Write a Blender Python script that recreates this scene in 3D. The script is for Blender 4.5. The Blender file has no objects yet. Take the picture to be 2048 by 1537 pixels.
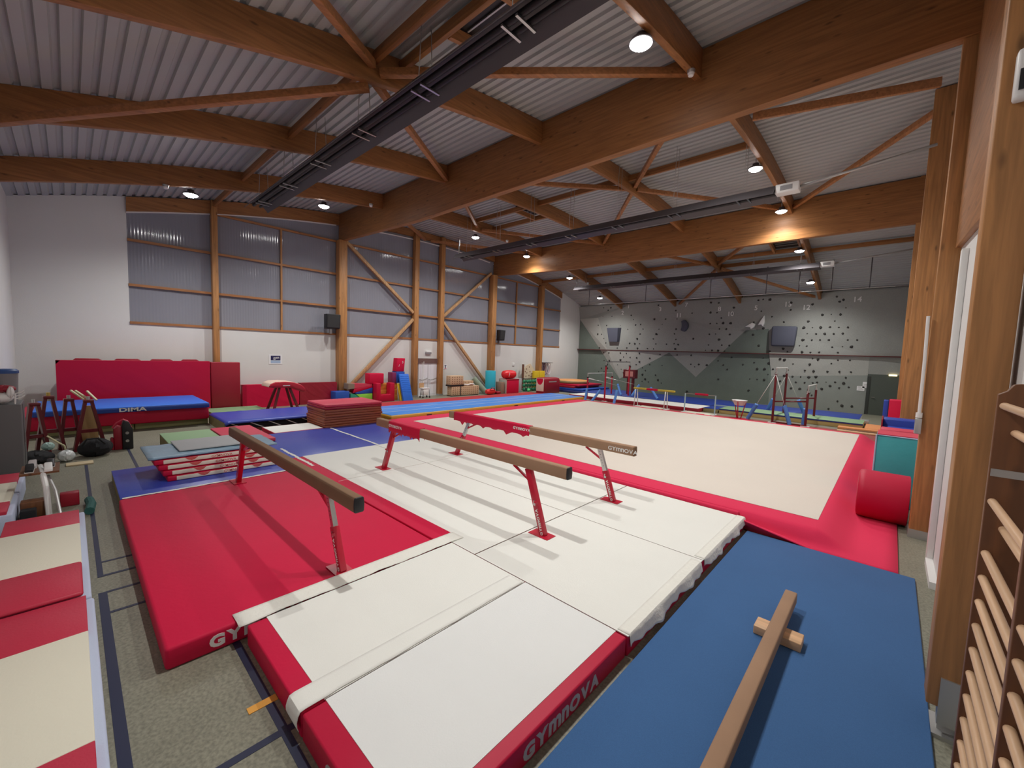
import bpy, bmesh, math, random
from mathutils import Vector, Matrix

# ------------------------------------------------------------------ camera, world, exposure
S = bpy.context.scene
COL = S.collection
cam_d = bpy.data.cameras.new('camera')
cam = bpy.data.objects.new('camera', cam_d)
COL.objects.link(cam)
_r = Vector((0.7318252696, 0.6805700537, 0.0354425828))
_u = Vector((-0.0778715393, 0.0318430565, 0.9964547371))
_f = Vector((-0.6770286538, 0.7319907251, -0.0763005911))
cam.matrix_world = Matrix(((_r.x, _u.x, -_f.x, 0.0), (_r.y, _u.y, -_f.y, 0.0), (_r.z, _u.z, -_f.z, 2.79), (0, 0, 0, 1)))
cam_d.sensor_fit = 'HORIZONTAL'
cam_d.sensor_width = 36.0
cam_d.lens = 14.39775
cam_d.clip_start = 0.02
cam_d.clip_end = 200
S.camera = cam

world = bpy.data.worlds.new('night')
S.world = world
world.use_nodes = True
world.node_tree.nodes['Background'].inputs[0].default_value = (0.05, 0.06, 0.08, 1)
world.node_tree.nodes['Background'].inputs[1].default_value = 0.3

S.view_settings.view_transform = 'Standard'
S.view_settings.look = 'None'
S.view_settings.exposure = 0.0
S.view_settings.gamma = 1.0
S.view_settings.use_curve_mapping = False

LAMP_ENERGY = 192.0
LAMP_COLOR = (1.0, 0.985, 0.955)

# the hall: X from the window wall to the wall beside the camera, Y from the near wall to the climbing wall
XL, XR, YN, YF = -20.6, 0.63, -1.2, 30.9


def roof(y, off=0.0):
    return 9.6 - 0.0097 * (y - 14.85) ** 2 - off


# ------------------------------------------------------------------ materials
MATS = {}


def nt_new(name):
    m = bpy.data.materials.new(name)
    m.use_nodes = True
    nt = m.node_tree
    b = nt.nodes['Principled BSDF']
    return m, nt, b


def mat(name, color, rough=0.5, metal=0.0, bump=0.0, bscale=40.0, vary=0.0, vscale=3.0, spec=0.5, emit=None, estr=0.0, speck=0.0, speckscale=300.0):
    if name in MATS:
        return MATS[name]
    m, nt, b = nt_new(name)
    N, L = nt.nodes, nt.links
    b.inputs['Base Color'].default_value = (*color, 1)
    b.inputs['Roughness'].default_value = rough
    b.inputs['Metallic'].default_value = metal
    b.inputs['Specular IOR Level'].default_value = spec
    if emit:
        b.inputs['Emission Color'].default_value = (*emit, 1)
        b.inputs['Emission Strength'].default_value = estr
    if bump or vary or speck:
        tc = N.new('ShaderNodeTexCoord')
    if vary or speck:
        n = N.new('ShaderNodeTexNoise')
        n.inputs['Scale'].default_value = vscale
        n.inputs['Detail'].default_value = 4
        L.new(tc.outputs['Object'], n.inputs['Vector'])
        mx = N.new('ShaderNodeMix'); mx.data_type = 'RGBA'
        lo = tuple(max(0, c * (1 - vary)) for c in color); hi = tuple(min(1, c * (1 + vary)) for c in color)
        mx.inputs[6].default_value = (*lo, 1); mx.inputs[7].default_value = (*hi, 1)
        L.new(n.outputs['Fac'], mx.inputs[0])
        out = mx.outputs[2]
        if speck:
            n2 = N.new('ShaderNodeTexNoise')
            n2.inputs['Scale'].default_value = speckscale
            n2.inputs['Detail'].default_value = 2
            L.new(tc.outputs['Object'], n2.inputs['Vector'])
            mr = N.new('ShaderNodeMapRange')
            mr.inputs[1].default_value = 0.3; mr.inputs[2].default_value = 0.7
            mr.inputs[3].default_value = 1 - speck; mr.inputs[4].default_value = 1 + speck
            L.new(n2.outputs['Fac'], mr.inputs[0])
            mul = N.new('ShaderNodeVectorMath'); mul.operation = 'SCALE'
            L.new(out, mul.inputs[0]); L.new(mr.outputs[0], mul.inputs['Scale'])
            out = mul.outputs[0]
        L.new(out, b.inputs['Base Color'])
    if bump:
        nb = N.new('ShaderNodeTexNoise')
        nb.inputs['Scale'].default_value = bscale
        nb.inputs['Detail'].default_value = 3
        L.new(tc.outputs['Object'], nb.inputs['Vector'])
        bp = N.new('ShaderNodeBump')
        bp.inputs['Strength'].default_value = bump
        bp.inputs['Distance'].default_value = 0.02
        L.new(nb.outputs['Fac'], bp.inputs['Height'])
        L.new(bp.outputs[0], b.inputs['Normal'])
    MATS[name] = m
    return m


def wood(name, color, axis, rough=0.5, dark=0.62, knots=True):
    """glued timber with lamellae, grain along the given axis"""
    if name in MATS:
        return MATS[name]
    m, nt, b = nt_new(name)
    N, L = nt.nodes, nt.links
    tc = N.new('ShaderNodeTexCoord')
    mp = N.new('ShaderNodeMapping')
    sc = [9.0, 9.0, 9.0]; sc['xyz'.index(axis)] = 0.5
    mp.inputs['Scale'].default_value = sc
    L.new(tc.outputs['Object'], mp.inputs['Vector'])
    n = N.new('ShaderNodeTexNoise')
    n.inputs['Scale'].default_value = 2.2; n.inputs['Detail'].default_value = 6; n.inputs['Distortion'].default_value = 0.4
    L.new(mp.outputs[0], n.inputs['Vector'])
    cr = N.new('ShaderNodeValToRGB')
    cr.color_ramp.elements[0].position = 0.25; cr.color_ramp.elements[1].position = 0.8
    cr.color_ramp.elements[0].color = (*[c * dark for c in color], 1)
    cr.color_ramp.elements[1].color = (*[min(1, c * 1.25) for c in color], 1)
    L.new(n.outputs['Fac'], cr.inputs[0])
    out = cr.outputs[0]
    if knots:
        mp2 = N.new('ShaderNodeMapping')
        s2 = [7.0, 7.0, 7.0]; s2['xyz'.index(axis)] = 2.2
        mp2.inputs['Scale'].default_value = s2
        L.new(tc.outputs['Object'], mp2.inputs['Vector'])
        v = N.new('ShaderNodeTexVoronoi'); v.inputs['Scale'].default_value = 0.8
        L.new(mp2.outputs[0], v.inputs['Vector'])
        mr = N.new('ShaderNodeMapRange')
        mr.inputs[1].default_value = 0.05; mr.inputs[2].default_value = 0.16
        L.new(v.outputs['Distance'], mr.inputs[0])
        mx = N.new('ShaderNodeMix'); mx.data_type = 'RGBA'
        mx.inputs[6].default_value = (*[c * 0.4 for c in color], 1)
        L.new(mr.outputs[0], mx.inputs[0]); L.new(out, mx.inputs[7])
        out = mx.outputs[2]
    L.new(out, b.inputs['Base Color'])
    b.inputs['Roughness'].default_value = rough
    MATS[name] = m
    return m


def wavy(name, color, rough, axis, scale, strength, dist=0.01, vary=0.0, metal=0.0):
    """sheet with fine parallel ribs running perpendicular to the axis"""
    m, nt, b = nt_new(name)
    N, L = nt.nodes, nt.links
    b.inputs['Base Color'].default_value = (*color, 1)
    b.inputs['Roughness'].default_value = rough
    b.inputs['Metallic'].default_value = metal
    tc = N.new('ShaderNodeTexCoord')
    w = N.new('ShaderNodeTexWave')
    w.bands_direction = axis
    w.inputs['Scale'].default_value = scale
    w.inputs['Distortion'].default_value = 0
    L.new(tc.outputs['Object'], w.inputs['Vector'])
    bp = N.new('ShaderNodeBump')
    bp.inputs['Strength'].default_value = strength
    bp.inputs['Distance'].default_value = dist
    L.new(w.outputs['Fac'], bp.inputs['Height'])
    L.new(bp.outputs[0], b.inputs['Normal'])
    if vary:
        n = N.new('ShaderNodeTexNoise'); n.inputs['Scale'].default_value = 0.5
        L.new(tc.outputs['Object'], n.inputs['Vector'])
        mx = N.new('ShaderNodeMix'); mx.data_type = 'RGBA'
        mx.inputs[6].default_value = (*[c * (1 - vary) for c in color], 1); mx.inputs[7].default_value = (*[c * (1 + vary) for c in color], 1)
        L.new(n.outputs['Fac'], mx.inputs[0]); L.new(mx.outputs[2], b.inputs['Base Color'])
    MATS[name] = m
    return m


WOOD = (0.34, 0.145, 0.045)
WX = wood('glulam_x', WOOD, 'x'); WY = wood('glulam_y', WOOD, 'y'); WZ = wood('glulam_z', (0.47, 0.22, 0.075), 'z')
WBR = wood('wall_brace_timber', (0.55, 0.32, 0.15), 'z')
WB = wood('brace_timber', (0.40, 0.17, 0.06), 'y')
M_WALL = mat('wall_paint', (0.70, 0.695, 0.67), 0.75, bump=0.12, bscale=60, vary=0.04, vscale=0.8)
M_DECK = mat('roof_deck', (0.43, 0.445, 0.44), 0.55, vary=0.04, vscale=1.0)
M_FLOOR = mat('floor_lino', (0.215, 0.208, 0.155), 0.5, vary=0.2, vscale=2.2, speck=0.26, speckscale=38, bump=0.04, bscale=200)
M_LINE = mat('line_navy', (0.02, 0.025, 0.06), 0.5)
M_ORANGE_TAPE = mat('tape_orange', (0.75, 0.36, 0.06), 0.6)
M_POLY = wavy('polycarbonate', (0.26, 0.265, 0.305), 0.10, 'Y', 3.2, 0.26, 0.012, vary=0.10)
M_TRIMWHITE = mat('trim_white', (0.75, 0.74, 0.72), 0.5)
M_REDVINYL = mat('vinyl_red', (0.60, 0.004, 0.050), 0.58, spec=0.3, bump=0.10, bscale=18, vary=0.05, vscale=2)
M_REDDARK = mat('vinyl_dark_red', (0.30, 0.006, 0.022), 0.42, bump=0.1, bscale=16)
M_REDSIDE = mat('vinyl_red_side', (0.50, 0.004, 0.040), 0.5, spec=0.3, bump=0.08, bscale=14)
M_PINK = mat('vinyl_faded_red', (0.62, 0.045, 0.09), 0.5, bump=0.1, bscale=16)
M_WHITEMAT = mat('mat_fabric_white', (0.80, 0.80, 0.745), 0.85, vary=0.03, vscale=1.5, bump=0.08, bscale=90)
M_WHITEMAT2 = mat('mat_fabric_cool_white', (0.78, 0.79, 0.77), 0.85, vary=0.03, vscale=1.5, bump=0.08, bscale=90)
M_CREAM = mat('mat_cream', (0.74, 0.71, 0.58), 0.7, bump=0.08, bscale=60)
M_SHEET = mat('velcro_sheet', (0.80, 0.79, 0.72), 0.9, bump=0.35, bscale=22)
M_BEIGE = mat('carpet_beige', (0.68, 0.615, 0.54), 0.95, vary=0.05, vscale=0.5, speck=0.05, speckscale=220)
M_CARPETRED = mat('carpet_red', (0.72, 0.022, 0.085), 0.9, vary=0.05, vscale=0.8, speck=0.06, speckscale=220)
M_CARPETBLUE = mat('carpet_blue', (0.042, 0.120, 0.285), 0.95, vary=0.08, vscale=1.2, speck=0.12, speckscale=260)
M_BLUEVINYL = mat('vinyl_blue', (0.035, 0.065, 0.42), 0.38, bump=0.16, bscale=10, vary=0.05)
M_BLUEBRIGHT = mat('vinyl_bright_blue', (0.02, 0.16, 0.70), 0.45, bump=0.15, bscale=10)
M_NAVY = mat('vinyl_navy', (0.018, 0.03, 0.16), 0.45, bump=0.1, bscale=12)
M_TEAL = mat('vinyl_teal', (0.05, 0.38, 0.42), 0.5, bump=0.25, bscale=6)
M_CYAN = mat('vinyl_cyan', (0.03, 0.50, 0.66), 0.5)
M_GREEN = mat('vinyl_pale_green', (0.25, 0.40, 0.22), 0.6, bump=0.08, bscale=20)
M_GREENBRIGHT = mat('vinyl_lime', (0.30, 0.75, 0.08), 0.5)
M_GREENDARK = mat('vinyl_green', (0.02, 0.25, 0.16), 0.5)
M_KHAKI = mat('foam_khaki', (0.26, 0.22, 0.10), 0.85, bump=0.2, bscale=60)
M_TANFOAM = mat('foam_tan', (0.48, 0.34, 0.13), 0.85, bump=0.2, bscale=60)
M_BROWNMAT = mat('vinyl_brown', (0.30, 0.075, 0.03), 0.5, bump=0.1, bscale=20)
M_BROWNSIDE = mat('vinyl_brown_dark', (0.16, 0.03, 0.015), 0.55, bump=0.1, bscale=20)
M_SUEDE = mat('suede_tan', (0.34, 0.205, 0.125), 0.9, vary=0.14, vscale=3, bump=0.08, bscale=120)
M_SUEDEDARK = mat('suede_brown', (0.20, 0.115, 0.065), 0.9, vary=0.12, vscale=3, bump=0.08, bscale=120)
M_BLACK = mat('black_plastic', (0.012, 0.012, 0.014), 0.45)
M_BLACKCLOTH = mat('black_cloth', (0.010, 0.010, 0.012), 0.9, bump=0.4, bscale=14)
M_REDPAINT = mat('paint_red', (0.50, 0.010, 0.035), 0.30)
M_REDPAINTDARK = mat('paint_dark_red', (0.14, 0.008, 0.014), 0.35)
M_STEEL = mat('steel', (0.55, 0.55, 0.54), 0.28, metal=1.0)
M_GALV = mat('galvanised', (0.48, 0.48, 0.47), 0.45, metal=0.8)
M_WHITEPAINT = mat('paint_white', (0.80, 0.80, 0.78), 0.4)
M_GREY = mat('grey_paint', (0.28, 0.28, 0.29), 0.6)
M_GREYDARK = mat('dark_grey_metal', (0.11, 0.10, 0.108), 0.42, metal=0.5)
M_GREYMAT = mat('mat_grey', (0.42, 0.43, 0.44), 0.8, bump=0.1, bscale=60)
M_TARP = mat('tarp_blue_grey', (0.22, 0.36, 0.47), 0.35, bump=0.5, bscale=5, vary=0.2)
M_SIDEBLUE = mat('velour_light_blue', (0.50, 0.56, 0.72), 0.9, bump=0.15, bscale=120)
M_LETTER = mat('print_white', (0.82, 0.82, 0.80), 0.6)
M_LETTERGREY = mat('print_grey', (0.45, 0.42, 0.42), 0.6)
M_LETTERRED = mat('print_red', (0.55, 0.10, 0.08), 0.6)
M_RUNG = wood('beech_rung', (0.62, 0.40, 0.24), 'y', 0.45, 0.8, False)
M_BENCHWOOD = wood('beech_foot', (0.66, 0.40, 0.22), 'x', 0.5, 0.8, False)
M_BARWOOD = wood('bar_board', (0.17, 0.065, 0.022), 'z', 0.5, 0.7, True)
M_ORANGEWOOD = wood('vault_box_wood', (0.62, 0.24, 0.04), 'y', 0.45, 0.75, False)
M_PEACH = mat('vinyl_peach', (0.75, 0.32, 0.10), 0.5)
M_YELLOW = mat('vinyl_yellow', (0.72, 0.50, 0.02), 0.5)
M_TRACKBLUE = mat('airtrack_blue', (0.05, 0.26, 0.78), 0.35)
M_TRACKYELLOW = mat('airtrack_yellow', (0.66, 0.38, 0.04), 0.4)
M_LIGHTBLUE = mat('foam_sky_blue', (0.10, 0.26, 0.66), 0.7)
M_DIFF = mat('lamp_diffuser', (0.9, 0.9, 0.9), 0.4, emit=(1.0, 0.985, 0.96), estr=60.0)
M_CLIMBLIGHT = mat('climb_panel_light', (0.43, 0.435, 0.40), 0.85, vary=0.08, vscale=1.5, bump=0.25, bscale=25, speck=0.08, speckscale=40)
M_CLIMBMID = mat('climb_panel_mid', (0.33, 0.34, 0.315), 0.85, vary=0.08, vscale=1.5, bump=0.25, bscale=25, speck=0.08, speckscale=40)
M_CLIMBDARK = mat('climb_panel_dark', (0.165, 0.20, 0.172), 0.85, vary=0.12, vscale=1.5, bump=0.25, bscale=25, speck=0.08, speckscale=40)
M_HOLD = mat('hold_resin', (0.035, 0.033, 0.03), 0.7)
M_VOLUME = mat('volume_slate', (0.085, 0.09, 0.125), 0.8, bump=0.1, bscale=40)
M_DOORGREEN = mat('door_dark_green', (0.075, 0.09, 0.075), 0.5)
M_DOORWHITE = mat('door_white', (0.80, 0.81, 0.86), 0.45)
M_LINTEL = mat('lintel_brown', (0.16, 0.09, 0.08), 0.6)
M_GLOWWARM = mat('exit_lamp', (0.9, 0.8, 0.6), 0.4, emit=(1.0, 0.78, 0.4), estr=2.2)
M_CARD = mat('perforated_board', (0.60, 0.42, 0.26), 0.7)
M_HOLE = mat('hole_dark', (0.16, 0.06, 0.035), 0.8)
M_PAPER = mat('paper', (0.80, 0.80, 0.80), 0.7)
M_SIGNNAVY = mat('sign_navy', (0.02, 0.02, 0.09), 0.5)
M_SIGNBLUE = mat('sign_pale_blue', (0.38, 0.50, 0.68), 0.5)
M_GREENBALL = mat('ball_green', (0.03, 0.30, 0.14), 0.4)
M_GREENBALL2 = mat('ball_mint', (0.16, 0.50, 0.30), 0.4)
M_NET = mat('net_black', (0.02, 0.03, 0.03), 0.8)
M_PURPLE = mat('hoop_purple', (0.10, 0.03, 0.20), 0.4)
M_HOOPPINK = mat('hoop_pink', (0.60, 0.30, 0.36), 0.4)
M_HOOPWHITE = mat('hoop_white', (0.70, 0.68, 0.72), 0.4)
M_PLASTICBAG = mat('plastic_bag', (0.66, 0.70, 0.70), 0.25, bump=0.8, bscale=12)
M_FLATWOOD = mat('board_beige', (0.55, 0.45, 0.28), 0.7)
M_DUSTRED = mat('foundation_red_brown', (0.30, 0.06, 0.05), 0.8)
M_ORANGEMAT = mat('mat_orange', (0.72, 0.28, 0.10), 0.7)


# ------------------------------------------------------------------ geometry helpers
class MB:
    def __init__(self):
        self.v = []; self.f = []; self.mi = []; self.sm = []; self.cur = 0; self.mats = []

    def use(self, m):
        if m not in self.mats:
            self.mats.append(m)
        self.cur = self.mats.index(m)
        return self

    def add(self, vs, fs, smooth=False):
        o = len(self.v)
        self.v += [tuple(p) for p in vs]
        for f in fs:
            self.f.append(tuple(o + i for i in f)); self.mi.append(self.cur); self.sm.append(smooth)
        return self

    def box(self, x0, x1, y0, y1, z0, z1):
        vs = [(x0, y0, z0), (x1, y0, z0), (x1, y1, z0), (x0, y1, z0), (x0, y0, z1), (x1, y0, z1), (x1, y1, z1), (x0, y1, z1)]
        return self.add(vs, [(0, 3, 2, 1), (4, 5, 6, 7), (0, 1, 5, 4), (1, 2, 6, 5), (2, 3, 7, 6), (3, 0, 4, 7)])

    def beam(self, p0, p1, w, h, up=(0, 0, 1)):
        p0 = Vector(p0); p1 = Vector(p1); d = (p1 - p0).normalized()
        s = d.cross(Vector(up))
        if s.length < 1e-4:
            s = d.cross(Vector((1, 0, 0)))
        s.normalize(); t = s.cross(d).normalized()
        vs = []
        for p in (p0, p1):
            for a, b in ((-1, -1), (1, -1), (1, 1), (-1, 1)):
                vs.append(p + s * (a * w / 2) + t * (b * h / 2))
        return self.add(vs, [(3, 2, 1, 0), (4, 5, 6, 7), (0, 1, 5, 4), (1, 2, 6, 5), (2, 3, 7, 6), (3, 0, 4, 7)])

    def cyl(self, p0, p1, r0, r1=None, n=14, caps=True):
        r1 = r0 if r1 is None else r1
        p0 = Vector(p0); p1 = Vector(p1); d = (p1 - p0).normalized()
        s = d.orthogonal().normalized(); t = d.cross(s)
        vs = []
        for p, r in ((p0, r0), (p1, r1)):
            for i in range(n):
                a = 2 * math.pi * i / n
                vs.append(p + s * (r * math.cos(a)) + t * (r * math.sin(a)))
        self.add(vs, [(i, (i + 1) % n, n + (i + 1) % n, n + i) for i in range(n)], True)
        if caps:
            o = len(self.v)
            self.v += [tuple(p) for p in vs]
            for f in (tuple(range(n - 1, -1, -1)), tuple(range(n, 2 * n))):
                self.f.append(tuple(o + i for i in f)); self.mi.append(self.cur); self.sm.append(False)
        return self

    def tube(self, pts, r, n=8):
        pts = [Vector(p) for p in pts]
        rings = []
        prev = None
        for i, p in enumerate(pts):
            d = (pts[min(i + 1, len(pts) - 1)] - pts[max(i - 1, 0)]).normalized()
            s = d.orthogonal().normalized() if prev is None else (prev - d * prev.dot(d)).normalized()
            prev = s
            t = d.cross(s)
            rings.append([p + s * (r * math.cos(2 * math.pi * k / n)) + t * (r * math.sin(2 * math.pi * k / n)) for k in range(n)])
        vs = [q for g in rings for q in g]
        fs = []
        for i in range(len(rings) - 1):
            for k in range(n):
                fs.append((i * n + k, i * n + (k + 1) % n, (i + 1) * n + (k + 1) % n, (i + 1) * n + k))
        fs.append(tuple(range(n - 1, -1, -1))); fs.append(tuple((len(rings) - 1) * n + k for k in range(n)))
        return self.add(vs, fs, True)

    def lathe(self, prof, c, n=24, axis='z'):
        c = Vector(c)
        vs = []
        for r, h in prof:
            for k in range(n):
                a = 2 * math.pi * k / n
                x, y = r * math.cos(a), r * math.sin(a)
                vs.append(c + (Vector((x, y, h)) if axis == 'z' else Vector((h, x, y)) if axis == 'x' else Vector((x, h, y))))
        fs = []
        for i in range(len(prof) - 1):
            for k in range(n):
                q = (i * n + k, i * n + (k + 1) % n, (i + 1) * n + (k + 1) % n, (i + 1) * n + k)
                fs.append(q if axis != 'y' else q[::-1])
        return self.add(vs, fs, True)

    def prism(self, poly, axis, a, b):
        """polygon of 2D points extruded along an axis from a to b; x: (y,z)  y: (x,z)  z: (x,y)"""
        def P(p, t):
            return (t, p[0], p[1]) if axis == 'x' else (p[0], t, p[1]) if axis == 'y' else (p[0], p[1], t)
        n = len(poly)
        vs = [P(p, a) for p in poly] + [P(p, b) for p in poly]
        fs = [tuple(range(n - 1, -1, -1)), tuple(range(n, 2 * n))] + [(i, (i + 1) % n, n + (i + 1) % n, n + i) for i in range(n)]
        return self.add(vs, fs)

    def grid(self, nu, nv, fn, smooth=True):
        vs = [fn(i / nu, j / nv) for j in range(nv + 1) for i in range(nu + 1)]
        fs = [(j * (nu + 1) + i, j * (nu + 1) + i + 1, (j + 1) * (nu + 1) + i + 1, (j + 1) * (nu + 1) + i) for j in range(nv) for i in range(nu)]
        return self.add(vs, fs, smooth)

    def build(self, name, m=None, parent=None, bevel=0.0, seg=2, local=False):
        me = bpy.data.meshes.new(name)
        off = Vector((0, 0, 0))
        if parent is not None and not local:
            q = parent
            while q is not None:
                off = off + q.location; q = q.parent
        me.from_pydata([tuple(Vector(p) - off) for p in self.v], [], self.f)
        ms = self.mats if self.mats else [m]
        for k in ms:
            me.materials.append(k)
        if self.mats:
            me.polygons.foreach_set('material_index', self.mi)
        me.polygons.foreach_set('use_smooth', self.sm)
        bm = bmesh.new(); bm.from_mesh(me)
        bmesh.ops.remove_doubles(bm, verts=bm.verts, dist=1e-5)
        bmesh.ops.recalc_face_normals(bm, faces=bm.faces)
        if bevel:
            es = [e for e in bm.edges if len(e.link_faces) == 2 and e.calc_face_angle(0) > 0.6]
            bmesh.ops.bevel(bm, geom=es, offset=bevel, segments=seg, profile=0.5, affect='EDGES', clamp_overlap=True)
            for f in bm.faces:
                f.smooth = True
        else:
            for e in bm.edges:
                if len(e.link_faces) == 2 and e.calc_face_angle(0) > 0.6:
                    e.smooth = False
        bm.to_mesh(me); bm.free()
        o = bpy.data.objects.new(name, me)
        COL.objects.link(o)
        if parent is not None:
            o.parent = parent
        return o


def tag(o, label, cat, group=None, kind=None):
    o['label'] = label; o['category'] = cat
    if group:
        o['group'] = group
    if kind:
        o['kind'] = kind
    return o


def thing(name, loc, label, cat, group=None):
    o = bpy.data.objects.new(name, None)
    o.empty_display_size = 0.2
    COL.objects.link(o); o.location = loc
    return tag(o, label, cat, group)


def struct(o):
    o['kind'] = 'structure'
    return o


def plab(o, label):
    o['label'] = label
    return o


def dup(root, loc, label=None, rotz=None, group=None):
    c = root.copy(); COL.objects.link(c); c.location = loc
    if rotz is not None:
        c.rotation_euler = (0, 0, rotz)
    if label:
        c['label'] = label
    if group:
        c['group'] = group
    for ch in root.children:
        d = ch.copy(); COL.objects.link(d); d.parent = c
        for g in ch.children:
            e = g.copy(); COL.objects.link(e); e.parent = d
    return c


def text(s, size, o, xdir, ydir, m, parent, name='lettering', depth=0.003, bold=0.012, align='LEFT', sx=1.0):
    """flat raised lettering: o = lower-left corner, xdir/ydir = writing and up directions"""
    cu = bpy.data.curves.new(name, 'FONT')
    cu.body = s; cu.size = size; cu.extrude = depth / 2; cu.offset = bold * size; cu.align_x = align
    cu.resolution_u = 3
    tmp = bpy.data.objects.new(name, cu)
    me = bpy.data.meshes.new_from_object(tmp)
    bpy.data.objects.remove(tmp); bpy.data.curves.remove(cu)
    x = Vector(xdir).normalized(); y = Vector(ydir).normalized(); z = x.cross(y)
    off = Vector((0, 0, 0)); q = parent
    while q is not None:
        off = off + q.location; q = q.parent
    for v in me.vertices:
        p = Vector(o) + x * (v.co.x * sx) + y * v.co.y + z * v.co.z - off
        v.co = p
    me.name = name
    me.materials.clear(); me.materials.append(m)
    ob = bpy.data.objects.new(name, me); COL.objects.link(ob)
    if parent:
        ob.parent = parent
    return ob


def logo(size, o, xdir, ydir, m, parent, bold=0.05, depth=0.003, sx=1.12):
    """the maker's mark in its unicase lettering (capitals with small m and n drawn at cap height), one mesh"""
    x = Vector(xdir).normalized()
    adv = 0.0
    obs = []
    for ch, k in (('G', 1), ('Y', 1), ('m', 1.36), ('n', 1.36), ('O', 1), ('V', 1), ('A', 1)):
        ob = text(ch, size * k, Vector((0, 0, 0)), (1, 0, 0), (0, 1, 0), m, None, 'letter', depth, bold / k, sx=sx / (1.12 if k > 1 else 1))
        xs = [v.co.x for v in ob.data.vertices]
        w0, w1 = min(xs), max(xs)
        obs.append((ob, adv - w0)); adv += w1 - w0 + size * 0.07
    y = Vector(ydir).normalized(); z = x.cross(y)
    off = Vector((0, 0, 0)); q = parent
    while q is not None:
        off = off + q.location; q = q.parent
    vs = []; fs = []
    for ob, dx in obs:
        n0 = len(vs)
        vs += [tuple(Vector(o) + x * (v.co.x + dx) + y * v.co.y + z * v.co.z - off) for v in ob.data.vertices]
        fs += [tuple(n0 + i for i in f.vertices) for f in ob.data.polygons]
        me = ob.data; bpy.data.objects.remove(ob); bpy.data.meshes.remove(me)
    me = bpy.data.meshes.new('lettering'); me.from_pydata(vs, [], fs); me.materials.append(m)
    ob = bpy.data.objects.new('lettering', me); COL.objects.link(ob); ob.parent = parent
    return ob


rnd = random.Random(7)

# ------------------------------------------------------------------ lamps (two rows of round high-bay lamps)
def lamp(x, y, purlin_x, label):
    z = roof(y, 0.72)
    t = thing('high_bay_lamp', (x, y, z), label, 'lamp', 'round high-bay lamps under the roof')
    h = MB().use(M_GREYDARK)
    h.lathe([(0.0, 0.16), (0.09, 0.16), (0.10, 0.06), (0.19, 0.05), (0.215, 0.0), (0.195, -0.005), (0.192, 0.012), (0.0, 0.012)], (x, y, z), 28)
    h.build('housing', None, t)
    d = MB().use(M_DIFF)
    d.lathe([(0.0, -0.075), (0.08, -0.068), (0.14, -0.045), (0.185, -0.004), (0.19, 0.0), (0.17, 0.008), (0.0, 0.008)], (x, y, z), 28)
    d.build('diffuser', None, t)
    b = MB().use(M_GALV)
    b.cyl((x, y, z + 0.15), (x, y, roof(y) - 0.08), 0.012, n=8)
    b.beam((x, y, z + 0.34), (purlin_x, y, z + 0.34), 0.04, 0.03)
    b.build('bracket', None, t)
    ld = bpy.data.lights.new('lamp_light', 'SPOT')
    ld.shadow_soft_size = 0.085; ld.energy = LAMP_ENERGY * 4; ld.color = LAMP_COLOR
    ld.spot_size = math.radians(150); ld.spot_blend = 1.0
    lo = bpy.data.objects.new('lamp_light', ld); COL.objects.link(lo)
    lo.parent = t; lo.location = (0, 0, -0.16)


LAMP_Y = [2.8, 7.0, 11.1, 15.0, 19.2, 23.8, 27.9]
LN = ['first from the camera end', 'second from the camera end', 'third from the camera end', 'fourth from the camera end', 'fifth from the camera end', 'sixth from the camera end', 'last before the climbing wall']
for i, y in enumerate(LAMP_Y):
    lamp(-16.92, y, -16.56, 'glowing round lamp in the row near the window wall, ' + LN[i])
for i, y in enumerate(LAMP_Y):
    lamp(-3.68, y, -3.6, 'glowing lamp of the camera-side row, ' + ['out of sight overhead', 'the big one nearest the camera', 'hidden behind the huge girder', 'beside the middle joist', 'lighting the second girder', 'by the square roof hatch', 'last before the climbing wall'][i])

# ------------------------------------------------------------------ shell
struct(MB().box(XL - 0.3, XR + 0.3, YN - 0.3, YF + 0.3, -0.12, 0.0).build('floor', M_FLOOR))
# walls follow the arched roof
WY0, WY1 = 1.53, 27.9
def arch(y0, y1, n, off):
    return [(y0 + (y1 - y0) * i / n, roof(y0 + (y1 - y0) * i / n, off)) for i in range(n + 1)]
w = MB().use(M_WALL)
w.box(XL - 0.25, XL, WY0, WY1, 0, 3.38)
w.prism([(YN - 0.3, 0), (WY0, 0)] + arch(YN - 0.3, WY0, 6, -0.02)[::-1], 'x', XL - 0.25, XL)
w.prism([(WY1, 0), (YF + 0.3, 0)] + arch(WY1, YF + 0.3, 6, -0.02)[::-1], 'x', XL - 0.25, XL)
struct(w.build('wall_left'))
w = MB().use(M_WALL)
w.prism([(YN - 0.3, 0), (YF + 0.3, 0)] + arch(YN - 0.3, YF + 0.3, 24, -0.02)[::-1], 'x', XR, XR + 0.25)
struct(w.build('wall_right'))
struct(MB().box(XL - 0.25, XR + 0.25, YN - 0.25, YN, 0, roof(YN) + 0.1).build('wall_near', M_WALL))
struct(MB().box(XL - 0.25, XR + 0.25, YF + 0.02, YF + 0.25, 0, roof(YF) + 0.1).build('wall_far', M_WALL))

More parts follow.
